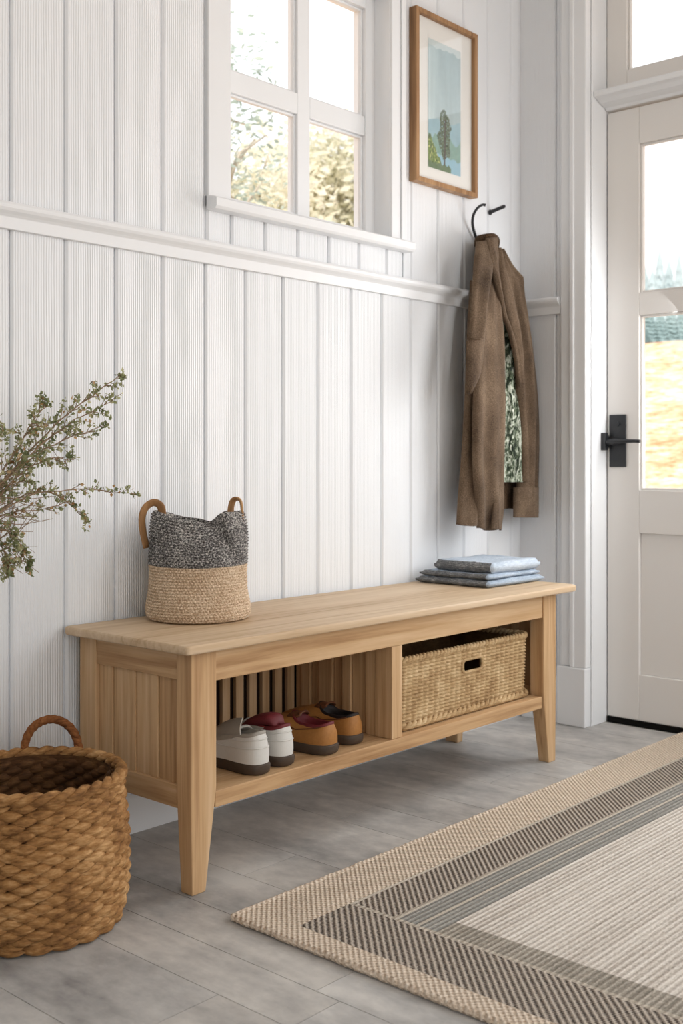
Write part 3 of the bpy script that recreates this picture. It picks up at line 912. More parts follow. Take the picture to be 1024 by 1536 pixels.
make_shoe('shoe', 'tan suede shoe standing beside the white pair', 'shoes on the bench shelf', (1.985, 1.806, ZS), .12, 1, W=1.06, up='suede', lin='maroon', kind='loafer')
make_shoe('shoe', 'tan suede shoe closest to the bench\'s middle divider', 'shoes on the bench shelf', (2.096, 1.826, ZS), .05, -1, W=1.02, up='suede', lin='dark_lining', kind='loafer')

# ------------------------------------------------------------------ soft two-tone bag on the bench
BG = Vector((1.783, 2.060, HT + .001))
bag = thing('woven_bag', 'soft two-tone crocheted bag, grey above natural jute, standing on the bench', 'bag', BG)
E1, E2 = RGT.copy(), FWD.copy()
NTH, NZ, SUBT, SUBZ = 96, 34, 4, 4
def bagpt(th, t):
    """th angle, t 0 bottom .. 1 top rim"""
    r = np.interp(t, [0, .02, .06, .14, .28, .45, .56, .75, .9, 1], [.112, .120, .1245, .1235, .1165, .1150, .1180, .1175, .1130, .1060])
    c, s = math.cos(th), math.sin(th)
    pin = max(0, (t - .55)/.45)**1.5
    ex = r*(1 + .05*pin); ey = r*(1 - .52*pin)
    h = .246 + .010*math.cos(2*th) * 1 
    # ear lobes and the sag between them
    x = c
    h += .010*math.exp(-((x - .62)/.24)**2) - .009*math.exp(-((x - .24)/.2)**2) + .003*math.exp(-((x + .75)/.25)**2)
    z = t*.246 + (h - .246)*max(0, (t - .5)/.5)
    p = Vector((ex*c*(1 - .04*pin), ey*s, z))
    # soft dent running from the notch down the front right
    if s < 0:
        lx = .34 + (1 - t)*.95
        d = math.exp(-((x - lx)/.15)**2)*max(0, (t - .42)/.58)*.034
        p.y += d
        p.y -= .012*math.exp(-((x - .66)/.2)**2)*max(0, (t - .5)/.5)
    p += Vector((0, 0, 0))
    wb_ = mnoise.noise(Vector((c*1.6, s*1.6, t*2.2)))*.006*min(1, t*3)
    p.x += wb_*c; p.y += wb_*s
    return p
def bagworld(p): return BG + E1*p.x + E2*p.y + UP*p.z
def stitched(t0, t1, nrow, mi_name, mat_, closebase=False):
    b = MB(); nt = NTH*SUBT; nz = nrow*SUBZ; rings_ = []
    for j in range(nz + 1):
        fr = j/nz; t = t0 + (t1 - t0)*fr; row = min(nrow - 1, int(fr*nrow)); f = fr*nrow - row
        ring = []
        for i in range(nt):
            th = 2*PI*i/nt
            q = (i/SUBT + .5*(row % 2) + .35*f) % 1
            hgt = (math.sin(PI*q)**.7)*(math.sin(PI*min(1, max(0, f)))**.7)
            p = bagpt(th, t)
            nr = Vector((math.cos(th), math.sin(th)*1.1, 0)).normalized()
            ring.append(bagworld(p + nr*(.0046*hgt - .002)))
        rings_.append(ring)
    if closebase:
        rings_.insert(0, [bagworld(Vector((bagpt(2*PI*i/nt, 0).x*.93, bagpt(2*PI*i/nt, 0).y*.93, 0))) for i in range(nt)])
    b.loft(rings_, True, closebase, False)
    return b.build(mi_name, mat_, bag, smooth=True)
TS = .525
stitched(0, TS, 19, 'jute_lower_half', M['jute'], True)
stitched(TS, .985, 17, 'grey_upper_half', M['greyyarn'])
lp = MB(); rs = []
for t, sh in ((.985, 1.0), (1.0, .985), (1.004, .95), (.99, .91), (.93, .88), (.8, .9)):
    ring = []
    for i in range(128):
        th = 2*PI*i/128; p = bagpt(th, min(t, 1)); 
        ring.append(bagworld(Vector((p.x*sh, p.y*(sh - (1 - sh)*.6), p.z*(t if t > 1 else 1)))))
    rs.append(ring)
lp.loft(rs, True, False, False); lp.build('rolled_top_edge', M['greyyarn'], bag, smooth=True)
def img(u, v, dd=0.):
    """point in the bag's own upright plane through its centre, facing the photo's viewpoint"""
    d0 = BG.dot(FWD) + dd
    return FWD*d0 + RGT*((u - CX)/F_PX*d0) + UP*(CAM_Z + (HZ - v)/F_PX*d0)
h1 = MB(); h1.tube([img(*p, dd=q) for p, q in zip([tuple(x) for x in spl([(220, 822), (215, 800), (213, 778), (218, 762), (229, 754), (239, 757), (243, 768), (240, 790)], 30)], np.linspace(-.012, .014, 30))], .0085, 10, flat=(.42, 1.2))
h1.build('handle', M['strap'], bag, smooth=True)
h2 = MB(); h2.tube([img(*p, dd=q) for p, q in zip([tuple(x) for x in spl([(347, 790), (346, 766), (349, 752), (355, 748), (361, 752), (363, 766), (364, 790)], 24)], np.linspace(.016, -.004, 24))], .0085, 10, flat=(.42, 1.2))
h2.build('handle', M['strap'], bag, smooth=True)

# ------------------------------------------------------------------ folded cloths on the bench
def folded(name, label, x0_, x1_, y0_, y1_, z0_, th, mat_, seed, layers=2, loc_rot=0, fringe=False):
    rn = random.Random(seed); b = MB()
    cx_, cy_ = (x0_ + x1_)/2, (y0_ + y1_)/2
    lt = th/layers
    for l in range(layers):
        za, zb = z0_ + l*lt + .0004, z0_ + (l+1)*lt - .0004
        nx_, ny_ = 26, 22
        j = rn.uniform(-.003, .003)
        top, bot = [], []
        R = []
        for iy in range(ny_ + 1):
            ring = []
            fy = iy/ny_
            for side in (0, 1):
                for ix in range(nx_ + 1):
                    fx = ix/nx_ if side == 0 else 1 - ix/nx_
                    ex = min(fx, 1 - fx)*(x1_ - x0_); ey = min(fy, 1 - fy)*(y1_ - y0_)
                    e = min(1, ex/.006)*min(1, ey/.006) if True else 1
                    e = math.sqrt(max(0, 1 - (1 - min(1, ex/.007))**2))*math.sqrt(max(0.0, 1 - (1 - min(1, ey/.007))**2))
                    wv = mnoise.noise(Vector((fx*5 + seed, fy*5, l)))*.0022
                    mid = (za + zb)/2
                    hz_ = (zb - za)/2*(.25 + .75*e)
                    z_ = mid + hz_ + wv*e*(1 if l == layers - 1 else .1) if side == 0 else mid - hz_
                    px = x0_ + (x1_ - x0_)*fx + j + .002*math.sin(fy*9 + seed); py = y0_ + (y1_ - y0_)*fy + .002*math.sin(fx*8 + seed*2)
                    dx, dy = px - cx_, py - cy_; c_, s_ = math.cos(loc_rot), math.sin(loc_rot)
                    ring.append((cx_ + dx*c_ - dy*s_, cy_ + dx*s_ + dy*c_, z_))
            R.append(ring)
        b.loft(R, True, True, True)
    o = b.build(name, [mat_, M['hem_grey']], loc=(x0_, y0_, z0_), smooth=True)
    for p_ in o.data.polygons:
        if p_.center.x < (x1_ - x0_)*(.035 + .03*rn.random()) and p_.center.y > .012: p_.material_index = 1
    return tag(o, label, 'cloth', 'folded cloths stacked on the bench')
folded('folded_cloth', 'grey-blue folded cloth lying on the bench top, lowest of the stack', 2.762, 3.070, 1.893, 2.168, HT + .0008, .0205, M['linen_grey'], 3, 1)
folded('folded_cloth', 'middle folded cloth of the blue stack, between the other two', 2.768, 3.050, 1.902, 2.162, HT + .0222, .0175, M['linen_mid'], 5, 1, .01)
fc = folded('folded_cloth', 'palest blue folded cloth on top of the stack', 2.792, 3.052, 1.900, 2.120, HT + .0408, .032, M['linen_pale'], 9, 1, -.015)

# ------------------------------------------------------------------ coat hook, peg, jacket
hk = thing('coat_hook', 'curved black iron coat hook on the wall holding the brown jacket', 'hook', tuple(at(716, 362, WY - .001)))
hp0 = at(716, 372, WY - .004)
MB().box(hp0.x - .013, hp0.x + .013, WY - .006, WY - .0008, hp0.z - .05, hp0.z + .02).build('hook_plate', M['black'], hk, bevel=.002)
ha = MB()
hpts = [(717, 366, WY - .006), (712, 352, WY - .014), (708.5, 338, WY - .022), (709, 325, WY - .034), (713.5, 315, WY - .048), (719.5, 309, WY - .060), (724.5, 307, WY - .068), (728, 308, WY - .074)]
ha.tube([Vector(at(u, v, y)) for u, v, y in [tuple(q) for q in spl(hpts, 40)]], list(np.interp(np.linspace(0, 1, 40), [0, .3, .85, 1], [.0055, .0048, .0042, .005])), 10)
ha.build('hook_arm', M['black'], hk, smooth=True)
pk = thing('wall_peg', 'short black iron wall peg pointing out above the jacket', 'peg', tuple(at(735, 319, WY - .001)))
pg = MB(); a0 = at(734.5, 318.5, WY - .0015); a1 = at(757, 309, WY - .060)
pg.tube([a0, a0.lerp(a1, .5), a1.lerp(a0, .06), a1], [.0068, .0062, .0062, .0045], 12)
pg.build('peg_shaft', M['black'], pk, smooth=True, sharp=50)
pf = MB(); pf.tube([a0 + Vector((0, .0008, 0)), a0 + Vector((0, -.003, -.0003))], .0095, 16); pf.build('peg_flange', M['black'], pk, smooth=True, sharp=40)

JY = WY - .115
jk = thing('jacket', 'brown wool jacket with a leafy dark lining hanging in the corner', 'jacket', tuple(at(735, 790, WY - .06)))
def sheet(rows_, mat_, name, th=.012, bulge=.02, folds=(), n=26, nv=60, parent=None, edge_roll=.6, wob_=.003, hemwave=0.):
    """cloth panel lofted from rows (v, uL, uR, Y): outline read from the photo, depth from Y, folds add waves"""
    R = []
    rr = spl(rows_, nv)
    for iv, (v, ul, ur, Y) in enumerate([tuple(q) for q in rr]):
        f = iv/(nv - 1)
        pl, pr = at(ul, v, Y), at(ur, v, Y)
        fr_, bk = [], []
        for i in range(n):
            s = i/(n - 1)
            p = pl.lerp(pr, s)
            e = math.sin(PI*s)**edge_roll
            dpt = bulge*e
            for amp, k, ph, sl in folds:
                dpt += amp*math.sin(2*PI*(k*s + ph + sl*f))*e*min(1, .35 + f)
            dpt += wob_*mnoise.noise(Vector((s*4, f*9, len(name))))*e
            hz_ = hemwave*math.sin(2*PI*(1.5*s + .2))*max(0, (f - .9)/.1)
            fr_.append(Vector((p.x, p.y - dpt, p.z + hz_)))
            bk.append(Vector((p.x, p.y - dpt + th*(.35 + .65*e), p.z + hz_)))
        R.append(fr_ + bk[::-1])
    b = MB(); b.loft(R, True, True, True)
    return b.build(name, M[mat_], parent or jk, smooth=True, sharp=70)
# back of the jacket, nearest the wall
sheet([(358, 716, 742, JY + .075), (378, 714, 748, JY + .07), (400, 712, 766, JY + .07), (413, 711, 779, JY + .07), (421, 711, 783.5, JY + .07), (450, 709, 784.5, JY + .07), (490, 706, 790, JY + .07), (545, 703, 795, JY + .07), (620, 699, 790, JY + .07), (700, 696, 786, JY + .07), (764, 694, 785, JY + .07)],
      'wool_dark', 'back_panel', .012, .010, [(.006, 2, 0, .1)], hemwave=.004)
# right sleeve
slv = sheet([(374, 745, 749, JY + .062), (395, 749, 763, JY + .060), (412, 754, 778, JY + .058), (421, 757, 783.5, JY + .056), (450, 764, 784.3, JY + .050), (490, 771, 791, JY + .045), (545, 776, 801, JY + .04), (610, 777, 806.5, JY + .035), (680, 777, 807.5, JY + .03), (732, 777, 806, JY + .03)],
      'wool', 'right_sleeve', .020, .022, [(.009, 1.4, .1, .7), (.004, 3, .4, -.5)])
sheet([(731, 772.5, 806.5, JY + .026), (750, 772.3, 806.2, JY + .026), (776, 772, 805.5, JY + .026)], 'wool', 'right_cuff', .024, .026, [(.003, 1, .1, .2)], nv=16, parent=slv)
# lining seen between the open fronts
sheet([(440, 747, 753, JY + .028), (470, 748, 762, JY + .028), (520, 749, 770, JY + .028), (580, 750, 776, JY + .028), (640, 750, 782, JY + .028), (723, 749, 784, JY + .028)],
      'lining', 'patterned_lining', .006, .014, [(.006, 2.2, .1, .3), (.003, 5, .3, .2)], wob_=.005)
# right front edge with its rolled facing
sheet([(372, 743, 748, JY + .02), (395, 746, 754, JY + .006), (430, 751, 764, JY - .006), (470, 758, 774, JY - .010), (500, 766, 779, JY - .006), (540, 772, 782, JY + .004), (590, 775, 783, JY + .015), (650, 780, 787, JY + .02), (722, 782, 788, JY + .02)],
      'wool', 'right_front_facing', .014, .016, [(.002, 1, .2, .5)], n=16)
# left sleeve behind the left front
sheet([(420, 708, 724, JY + .03), (500, 703, 722, JY + .03), (590, 700, 720, JY + .025), (680, 695, 720, JY + .02), (740, 690, 718, JY + .02), (788, 687, 717, JY + .02)],
      'wool', 'left_sleeve', .026, .024, [(.008, 1.3, .2, .4)], hemwave=.002)
# left front panel
lfr = sheet([(357, 727, 743, JY + .012), (390, 724, 743, JY), (430, 722, 745, JY - .004), (480, 719, 751, JY - .012), (540, 714, 755, JY - .018), (620, 710, 756, JY - .018), (700, 710, 754, JY - .014), (760, 714, 753.5, JY - .010), (794, 716, 750, JY - .008)],
      'wool', 'left_front', .014, .022, [(.008, 1.1, .15, .3), (.005, 2.3, .4, -.4)], hemwave=.004)
sheet([(728, 744, 748, JY - .026), (750, 740, 749, JY - .030), (793, 736, 747, JY - .030)],
      'wool', 'hem_pleat', .008, .008, n=12, nv=24, parent=lfr)
# folded-back shoulder piece and flap on the left
lsf = sheet([(362, 716, 731, JY + .010), (395, 712, 738, JY - .018), (415, 711, 737, JY - .034), (450, 709, 731, JY - .046), (509, 704, 726, JY - .052)], 'wool', 'left_shoulder_fold', .018, .018, [(.005, 1.2, .3, .3)], n=18, nv=40)
sheet([(508, 701, 726.5, JY - .058), (540, 701, 723, JY - .062), (565, 699, 718, JY - .060), (583, 698, 708, JY - .056), (591, 698, 702, JY - .050)], 'wool', 'left_pocket_flap', .012, .016, n=16, nv=28)
sm_ = MB(); sm_.tube([Vector(at(u, v, y)) for u, v, y in [tuple(q) for q in spl([(702, 508, JY - .060), (708, 508.3, JY - .074), (717, 509, JY - .077), (726, 509.5, JY - .060)], 16)]], .0016, 6)
sm_.build('cuff_seam', M['wool_dark'], lsf, smooth=True)
# lapel
sheet([(357, 729, 744, JY - .004), (380, 732, 747, JY - .022), (400, 736, 747, JY - .034), (415, 740, 748, JY - .036), (440, 746, 752, JY - .030), (475, 754, 759, JY - .020), (500, 763, 768, JY - .012), (540, 772, 776, JY - .006), (580, 777, 780, JY + .002)], 'wool', 'front_edge_band', .012, .010, n=14, nv=60)
# gathered collar hung over the hook
cl = MB()
cpts = [(714.5, 368, JY + .070), (716, 360, JY + .045), (724, 357, JY + .02), (733, 355.5, JY + .006), (741, 356, JY + .010), (745, 361, JY + .03), (745, 370, JY + .05)]
cl.tube([Vector(at(u, v, y)) for u, v, y in [tuple(q) for q in spl(cpts, 30)]], list(np.interp(np.linspace(0, 1, 30), [0, .2, .8, 1], [.010, .013, .013, .009])), 10, flat=(1, .8))
cl.build('collar', M['wool_dark'], jk, smooth=True)

# ------------------------------------------------------------------ framed watercolour
PX0, PX1, PZ0, PZ1 = 2.767, 3.098, 1.777, 2.322
pic = thing('framed_print', 'wooden framed watercolour of a tree under a blue sky, on the back wall', 'picture', (PX0, WY - .001, PZ0))
fw, fd = .016, .030
fm = MB(); Yb = WY - .0008
def mitre(a, b, c, d):   # outer a-b inner d-c in xz, extruded in y with a small bevel
    fm.loft([[(p[0], Yb, p[1]) for p in (a, b, c, d)], [(p[0], Yb - fd, p[1]) for p in (a, b, c, d)]], True, True, True)
o_ = [(PX0, PZ0), (PX1, PZ0), (PX1, PZ1), (PX0, PZ1)]; i_ = [(PX0+fw, PZ0+fw), (PX1-fw, PZ0+fw), (PX1-fw, PZ1-fw), (PX0+fw, PZ1-fw)]
for k in range(4): mitre(o_[k], o_[(k+1) % 4], i_[(k+1) % 4], i_[k])
fm.build('frame', M['frame_wood'], pic, bevel=.0015)
MB().box(PX0 + fw, PX1 - fw, Yb - .014, Yb - .002, PZ0 + fw, PZ1 - fw).build('mat_board', M['mat_board'], pic)
ax0, ax1, az0, az1 = 2.846, 3.020, 1.836, 2.246
NX, NZ_ = 90, 200
def art(fx, fz):
    n = lambda x, y, z=0: mnoise.noise(Vector((x, y, z)))
    sky = np.array(S(188, 204, 206)[:3])*(1 - fz) + np.array(S(158, 182, 186)[:3])*fz
    sky = sky + (np.array(S(206, 222, 222)[:3]) - sky)*max(0, .8 - fx*2.2 + .3*n(fx*3, fz*4))*.7
    sky = sky*(1 + .10*n(fx*14, fz*1.5) + .07*n(fx*5, fz*3, 4))
    if fz > .95 + .03*n(fx*6, 3): sky = sky*.4 + np.array(S(220, 228, 226)[:3])*.6
    c = sky
    hill = .40 + .06*n(fx*2.2, 3.1) + .05*(fx - .5)
    if fz < hill: c = np.array(S(158, 190, 200)[:3])*(1 + .1*n(fx*9, fz*9))
    hill2 = .27 + .08*n(fx*3 + 7, 1.1) + .03*n(fx*11, .4)
    if fz < hill2: c = np.array(S(136, 170, 158)[:3])*(1 + .15*n(fx*12, fz*16))
    if fz < .12 + .05*n(fx*5, 9): c = np.array(S(150, 190, 206)[:3])
    # foreground shrubs
    sh = .24 - .55*max(0, fx - .08) + .05*n(fx*9, 5)
    if fz < sh and fx < .5:
        g = n(fx*26, fz*40); c = np.array(S(126, 148, 70)[:3]) if g > .05 else (np.array(S(74, 98, 48)[:3]) if g > -.25 else np.array(S(196, 200, 130)[:3]))
    # tall tree
    dx = (fx - .50); w = .19*math.sqrt(max(0, 1 - ((fz - .29)/.20)**2)) + .05*n(fx*10, fz*14, 2)
    if .09 < fz < .50 and abs(dx + .03*math.sin(fz*30)) < w:
        g = n(fx*34, fz*70, 7)
        if g > -.34: c = np.array(S(66, 84, 62)[:3]) if g < .1 else np.array(S(112, 128, 100)[:3])
    if abs(fx - .50 - .05*(fz - .1)) < .022 and fz < .42: c = np.array(S(78, 70, 58)[:3])
    if fz < .05 + .02*n(fx*20, 2) and fx < .7: c = np.array(S(92, 116, 78)[:3])
    return c
pb = MB(); VV, CC = [], []
for j in range(NZ_ + 1):
    for i in range(NX + 1):
        VV.append((ax0 + (ax1 - ax0)*i/NX, Yb - .0152, az0 + (az1 - az0)*j/NZ_)); CC.append(tuple(np.clip(art(i/NX, j/NZ_), 0, 1)))
pb.v = VV; pb.col = CC
pb.f = [(j*(NX+1)+i, j*(NX+1)+i+1, (j+1)*(NX+1)+i+1, (j+1)*(NX+1)+i) for j in range(NZ_) for i in range(NX)]; pb.m = [0]*len(pb.f)
pb.build('watercolour_print', M['print'], pic, recalc=False)
MB().box(PX0 + fw, PX1 - fw, Yb - .0195, Yb - .0175, PZ0 + fw, PZ1 - fw).build('glass', M['glass'], pic)

# ------------------------------------------------------------------ dried branches in a floor vase (vase stands beyond the frame)
VB = Vector((.955, 2.02, 0)); VT = .70
pl = thing('dried_branch_arrangement', 'spray of dried leafy branches leaning in from the left edge against the wall', 'plant', VB)
vz = MB()
vprof = [(.055, .0), (.066, .01), (.078, .12), (.082, .28), (.074, .44), (.052, .56), (.036, .63), (.036, .66), (.044, VT), (.040, VT), (.031, .66), (.030, .62), (.045, .55), (.06, .44)]
vz.loft([[VB + Vector((math.cos(2*PI*k/40)*r, math.sin(2*PI*k/40)*r, z)) for k in range(40)] for r, z in vprof], True, True, True)
vz.build('vase', M['vase'], pl, smooth=True, sharp=50)
stb, lfb, blb = MB(), MB(), MB()
rn = random.Random(21)
def leafm(bm, p, d, sz, col=None):
    d = d.normalized(); s = d.orthogonal().normalized()
    a = rn.uniform(0, 2*PI); s = (s*math.cos(a) + d.cross(s)*math.sin(a)); n = d.cross(s)
    w = sz*rn.uniform(.28, .42)
    bm.add([p, p + d*sz*.45 + s*w + n*sz*.08, p + d*sz, p + d*sz*.45 - s*w + n*sz*.08, p + d*sz*.5 - n*sz*.03], [(0, 1, 4), (1, 2, 4), (2, 3, 4), (3, 0, 4)])
def rvec(): return Vector((rn.gauss(0, 1), rn.gauss(0, .6), rn.gauss(0, 1))).normalized()
def cluster(p, d, n, sz, spread, bl=.06):
    for _ in range(n):
        q = p + rvec()*spread*rn.random()
        leafm(blb if rn.random() < bl else lfb, q, (d*.7 + rvec()), sz*rn.uniform(.6, 1.2))
def stem(ctrl, r0, r1, dens, twl, leafy0=.35, sz=.011, ntw=26, bl=.06):
    P = [Vector(q) for q in spl(ctrl, 34)]
    for i in range(3, 34): P[i] = P[i] + rvec()*.0022
    stb.tube(P, list(np.linspace(r0, r1, 34)), 6)
    for k in range(ntw):
        f = leafy0 + (1 - leafy0)*(k + rn.random())/ntw
        i = min(32, int(f*33)); p = P[i].lerp(P[i+1], f*33 - i); d = (P[i+1] - P[i]).normalized()
        side = rvec(); side -= d*side.dot(d); side.normalize()
        L = twl*(1.15 - .75*f)*rn.uniform(.5, 1.2)
        td = (d*rn.uniform(.7, 1.2) + side*rn.uniform(.4, .9) + UP*.12).normalized()
        Q = [p]
        for s in range(5): td = (td + rvec()*.22).normalized(); Q.append(Q[-1] + td*L/5)
        for q in Q:
            if q.y > WY - .012: q.y = WY - .012
        stb.tube(Q, list(np.linspace(.0010, .0005, 6)), 4)
        for s in range(2, 6):
            cluster(Q[s], td, int(dens*rn.uniform(.1, .85)), sz*.92, .008, bl)
    cluster(P[-1], P[-1] - P[-2], 9, sz, .009, bl)
def pt(u, v, Y): return tuple(at(u, v, Y))
M0 = (VB.x, VB.y, VT - .06)
def br_(uvys, *a, **k):
    c = [tuple(Vector((VB.x + rn.uniform(-.012, .012), VB.y + rn.uniform(-.012, .012), .56))), tuple(Vector((VB.x + rn.uniform(.0, .018), VB.y + rn.uniform(-.014, .014), VT + .01)))] + [pt(*q) for q in uvys]
    stem(c, *a, **k)
br_([(-60, 790, 2.03), (40, 680, 2.06), (110, 615, 2.08), (182, 562, 2.09)], .0034, .0009, 7, .085, .40, ntw=36)
br_([(-50, 770, 2.0), (35, 690, 2.02), (95, 640, 2.04), (168, 602, 2.05)], .003, .0009, 7, .08, .45, ntw=30)
br_([(-50, 780, 2.03), (30, 700, 2.05), (85, 665, 2.06), (150, 640, 2.06)], .003, .0009, 6, .075, .45, ntw=24)
br_([(-50, 770, 2.02), (15, 690, 2.04), (45, 640, 2.06), (68, 606, 2.07)], .003, .0009, 7, .07, .45, ntw=26, bl=.10)
br_([(-60, 750, 2.02), (-25, 690, 2.03), (5, 645, 2.04)], .003, .001, 8, .07, .5, ntw=18)
br_([(-50, 800, 2.0), (40, 745, 2.0), (120, 735, 2.0), (205, 742, 2.0)], .0028, .0008, 4, .045, .52, ntw=22)
br_([(-50, 800, 2.02), (30, 745, 2.04), (85, 742, 2.05), (132, 782, 2.05)], .0026, .0008, 6, .045, .55, ntw=18)
br_([(-50, 800, 2.0), (20, 720, 2.0), (70, 690, 2.0), (112, 690, 2.0)], .0026, .0008, 6, .06, .45, ntw=20)
br_([(-60, 810, 2.02), (10, 770, 2.04), (60, 765, 2.06), (108, 752, 2.08)], .0026, .0008, 4, .05, .5, ntw=16)
br_([(-60, 815, 1.99), (0, 795, 1.98), (28, 815, 1.98), (42, 848, 1.98)], .0026, .0009, 8, .05, .5, ntw=24, bl=.12)
br_([(-70, 820, 2.0), (-15, 810, 2.0), (8, 830, 2.0), (14, 856, 2.0)], .0026, .0009, 8, .05, .5, ntw=20, bl=.12)
br_([(-60, 800, 2.0), (0, 740, 2.0), (40, 715, 1.99)], .0026, .0009, 6, .07, .45, ntw=18)
br_([(-190, 700, 2.0), (-200, 620, 1.99), (-180, 560, 1.98)], .003, .001, 6, .07, .4, ntw=22)
br_([(-220, 740, 2.0), (-280, 680, 2.0), (-330, 640, 2.0)], .003, .001, 6, .07, .4, ntw=20)
# bare dry twigs near the frame edge
for k in range(34):
    u0, v0 = rn.uniform(-40, 5), rn.uniform(740, 830); an = rn.uniform(-.6, 1.3); L = rn.uniform(40, 110)
    a_, b_ = Vector(pt(u0, v0, rn.uniform(1.98, 2.06))), Vector(pt(u0 + L*math.cos(an), v0 - L*math.sin(an), rn.uniform(1.98, 2.09)))
    o0 = Vector((VB.x, VB.y, VT - .02))
    stb.tube([Vector(q) for q in spl([tuple(o0), tuple(a_), tuple(a_.lerp(b_, .5) + rvec()*.006), tuple(b_)], 14)], list(np.linspace(.0014, .0005, 14)), 4)
stb.build('stems', M['stem'], pl, smooth=True, recalc=False)
o = lfb.build('leaves', M['leaf'], pl, recalc=False); o['kind'] = 'stuff'
o = blb.build('dried_blooms', M['bloom'], pl, recalc=False); o['kind'] = 'stuff'

# ------------------------------------------------------------------ outside
gd = MB(); n = 60
def gz(x, y):
    d = math.hypot(x, y); t = max(0, d - 6)
    return -.25 + .222*t*min(1, t/6)**.5*(1 if d < 21 else 21/d) + .12*mnoise.noise(Vector((x*.25, y*.25, 0))) if x > 3.7 or y > 2.4 else -.25
GV, GF = [], []
xs = np.linspace(-12, 60, n); ys = np.linspace(-12, 60, n)
for y in ys:
    for x in xs: GV.append((x, y, min(gz(x, y), 3.0)))
for j in range(n-1):
    for i in range(n-1):
        cx_, cy_ = (xs[i]+xs[i+1])/2, (ys[j]+ys[j+1])/2
        GF.append((j*n+i, j*n+i+1, (j+1)*n+i+1, (j+1)*n+i))
struct(MB().add(GV, GF).build('outside_ground', M['meadow'], smooth=True, recalc=False))

def foliage_tree(name, label, base, h, crown, leafmat, nl, sz, seed, group=None, spread_low=.25):
    rr = random.Random(seed); t = thing(name, label, 'tree', base, group); B = Vector(base)
    tb = MB(); tb.tube([B - UP*.1, B + UP*h*.3 + Vector((.04, 0, 0)), B + UP*h*.65, B + UP*h*.92], [h*.012, h*.010, h*.006, h*.003], 8)
    tips = []
    for k in range(26):
        f = spread_low + (1 - spread_low)*k/26; a = rr.uniform(0, 2*PI); r = crown*(1 - ((f - .45)/.62)**2)*rr.uniform(.6, 1.0)
        s = B + UP*h*f*.82; e = s + Vector((math.cos(a)*r, math.sin(a)*r, h*rr.uniform(.02, .16)))
        tb.tube([s, s.lerp(e, .5) + UP*.03*h, e], [h*.004, h*.003, h*.001], 5); tips += [e, s.lerp(e, .65), s.lerp(e, .35)]
    tb.build('trunk', M['bark'], t, smooth=True, recalc=False)
    lb = MB()
    for k in range(nl):
        c = rr.choice(tips); R_ = crown*.26
        g_ = lambda: max(-1.7, min(1.7, rr.gauss(0, 1)))
        p = c + Vector((g_()*R_, g_()*R_, g_()*R_*.8))
        d = Vector((rr.gauss(0, 1), rr.gauss(0, 1), rr.gauss(0, 1))).normalized(); s = d.orthogonal().normalized(); z = sz*rr.uniform(.6, 1.4)
        lb.add([p, p + d*z*.5 + s*z*.3, p + d*z, p + d*z*.5 - s*z*.3], [(0, 1, 2, 3)])
    o = lb.build('crown', M[leafmat], t, recalc=False); o['kind'] = 'stuff'
    return t
def gpos(u, D):
    a = (u - CX)/F_PX; p = (FWD + RGT*a)*D; return (p.x, p.y, min(gz(p.x, p.y), 3.0) - .05)
foliage_tree('garden_tree', 'pale yellow-green bushy tree behind the window\'s lower left pane', gpos(384, 9.0), 3.35, .95, 'tree_leaf', 15000, .09, 4, 'trees outside the window')
foliage_tree('garden_tree', 'pale yellow-green tree behind the window\'s lower right pane', gpos(508, 12.6), 3.75, 1.05, 'tree_leaf', 14000, .105, 8, 'trees outside the window')
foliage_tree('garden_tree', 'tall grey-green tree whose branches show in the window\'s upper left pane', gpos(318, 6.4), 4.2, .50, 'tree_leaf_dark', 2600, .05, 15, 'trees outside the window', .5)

def conifer(label, u, D, h, w, mat_, seed):
    rr = random.Random(seed); b = gpos(u, D); b = (b[0], b[1], 2.95); B = Vector(b)
    t = thing('conifer_tree', label, 'tree', b, 'conifers beyond the meadow')
    MB().tube([B - UP*.2, B + UP*h*.95], [h*.02, h*.004], 6).build('trunk', M['bark'], t, recalc=False)
    cb = MB()
    for k in range(13):
        f = .06 + .9*k/13; R_ = w*(1 - f)**.85 + .03; z = h*f; m_ = 11
        ring = [B + Vector((math.cos(2*PI*q/m_)*R_*(1.1 if q % 2 else .7)*rr.uniform(.85, 1.15), math.sin(2*PI*q/m_)*R_*(1.1 if q % 2 else .7), z - h*.035*(1 if q % 2 else 0))) for q in range(m_)]
        cb.add(ring + [B + UP*(z + h*.14)], [(q, (q+1) % m_, m_) for q in range(m_)])
    cb.build('crown', M[mat_], t, recalc=False)
rr = random.Random(5)
lab = ['pale far conifer at the door glass\'s left edge', 'pale far conifer standing a little apart', 'small pale conifer between two taller ones', 'pale far conifer with a pointed top showing in the upper door pane',
       'broad pale conifer in the upper door pane', 'pale conifer at the photo\'s right border']
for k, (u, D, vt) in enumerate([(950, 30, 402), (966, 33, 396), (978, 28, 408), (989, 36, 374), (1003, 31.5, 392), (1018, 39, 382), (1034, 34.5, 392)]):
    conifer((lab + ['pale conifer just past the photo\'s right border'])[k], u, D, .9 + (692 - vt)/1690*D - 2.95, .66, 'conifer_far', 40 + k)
lab2 = ['low grey-green conifer at the meadow\'s crest beside the door stile', 'grey-green conifer on the crest, second from the door stile', 'grey-green conifer on the crest, third from the door stile', 'grey-green conifer on the crest near the right border', 'grey-green conifer on the crest at the right border']
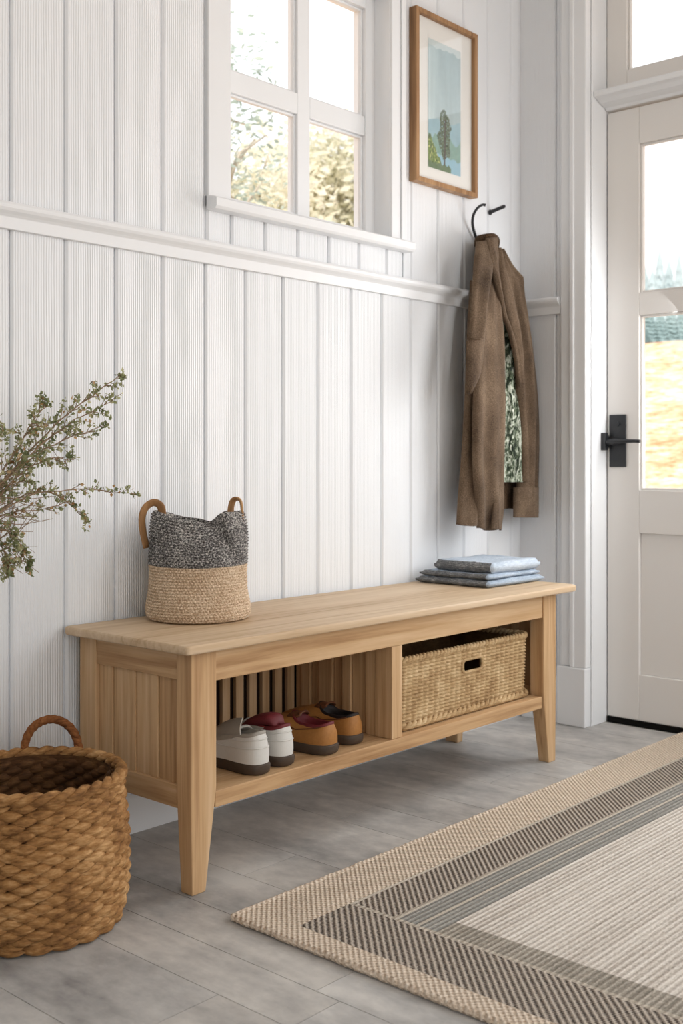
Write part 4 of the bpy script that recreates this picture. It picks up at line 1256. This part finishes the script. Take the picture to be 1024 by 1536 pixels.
for k, (u, D, vt) in enumerate([(958, 22.6, 474), (972, 23.7, 462), (990, 24.8, 468), (1006, 25.9, 460), (1021, 27, 466)]):
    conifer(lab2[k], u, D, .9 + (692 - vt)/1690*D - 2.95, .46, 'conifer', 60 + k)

# ------------------------------------------------------------------ light, world, camera
def area(name, loc, target, sx, sy, power, col):
    d = bpy.data.lights.new(name, 'AREA'); d.shape = 'RECTANGLE'; d.size = sx; d.size_y = sy; d.energy = power; d.color = col
    o = bpy.data.objects.new(name, d); COL.objects.link(o); o.location = loc
    o.rotation_euler = (Vector(target) - Vector(loc)).to_track_quat('-Z', 'Y').to_euler(); d.specular_factor = .25; return o
area('added_side_light', (3.25, -.9, 1.75), (1.7, 2.0, .6), 1.3, 1.7, 24, (.97, .985, 1.0))  # added lamp inside the solid right wall; no window stands there
area('room_fill_light', (-.3, -2.2, 2.3), (1.9, 2.0, .8), 2.2, 1.6, 12, (.93, .97, 1.0))
area('door_light', (3.46, 1.38, 1.22), (1.7, 2.0, .75), .6, .8, 9.5, (.98, .99, 1.0))
sun = bpy.data.lights.new('sun', 'SUN'); sun.energy = 3.4; sun.angle = math.radians(4); sun.color = (1, .95, .86)
so_ = bpy.data.objects.new('sun', sun); COL.objects.link(so_)
so_.rotation_euler = Vector((.45, .35, -.82)).to_track_quat('-Z', 'Y').to_euler(); so_.location = (-8, -6, 9)
w = bpy.data.worlds.new('overcast_sky'); SC.world = w; w.use_nodes = True
bg = w.node_tree.nodes['Background']; bg.inputs[0].default_value = (.95, .975, 1.0, 1); bg.inputs[1].default_value = 1.3

cam = bpy.data.cameras.new('camera'); co = bpy.data.objects.new('camera', cam); COL.objects.link(co)
cam.sensor_fit = 'HORIZONTAL'; cam.sensor_width = 36; cam.lens = F_PX/1024*36
cam.shift_x = 0; cam.shift_y = -(768 - HZ)/1024
co.location = (0, 0, CAM_Z)
co.rotation_euler = (math.radians(90), 0, TH - math.radians(90))
cam.clip_start = .05; cam.clip_end = 300
cam.dof.use_dof = True; cam.dof.focus_distance = 2.55; cam.dof.aperture_fstop = 7.5
SC.camera = co
SC.view_settings.view_transform = 'Standard'; SC.view_settings.look = 'None'
SC.view_settings.exposure = .15; SC.view_settings.gamma = 1
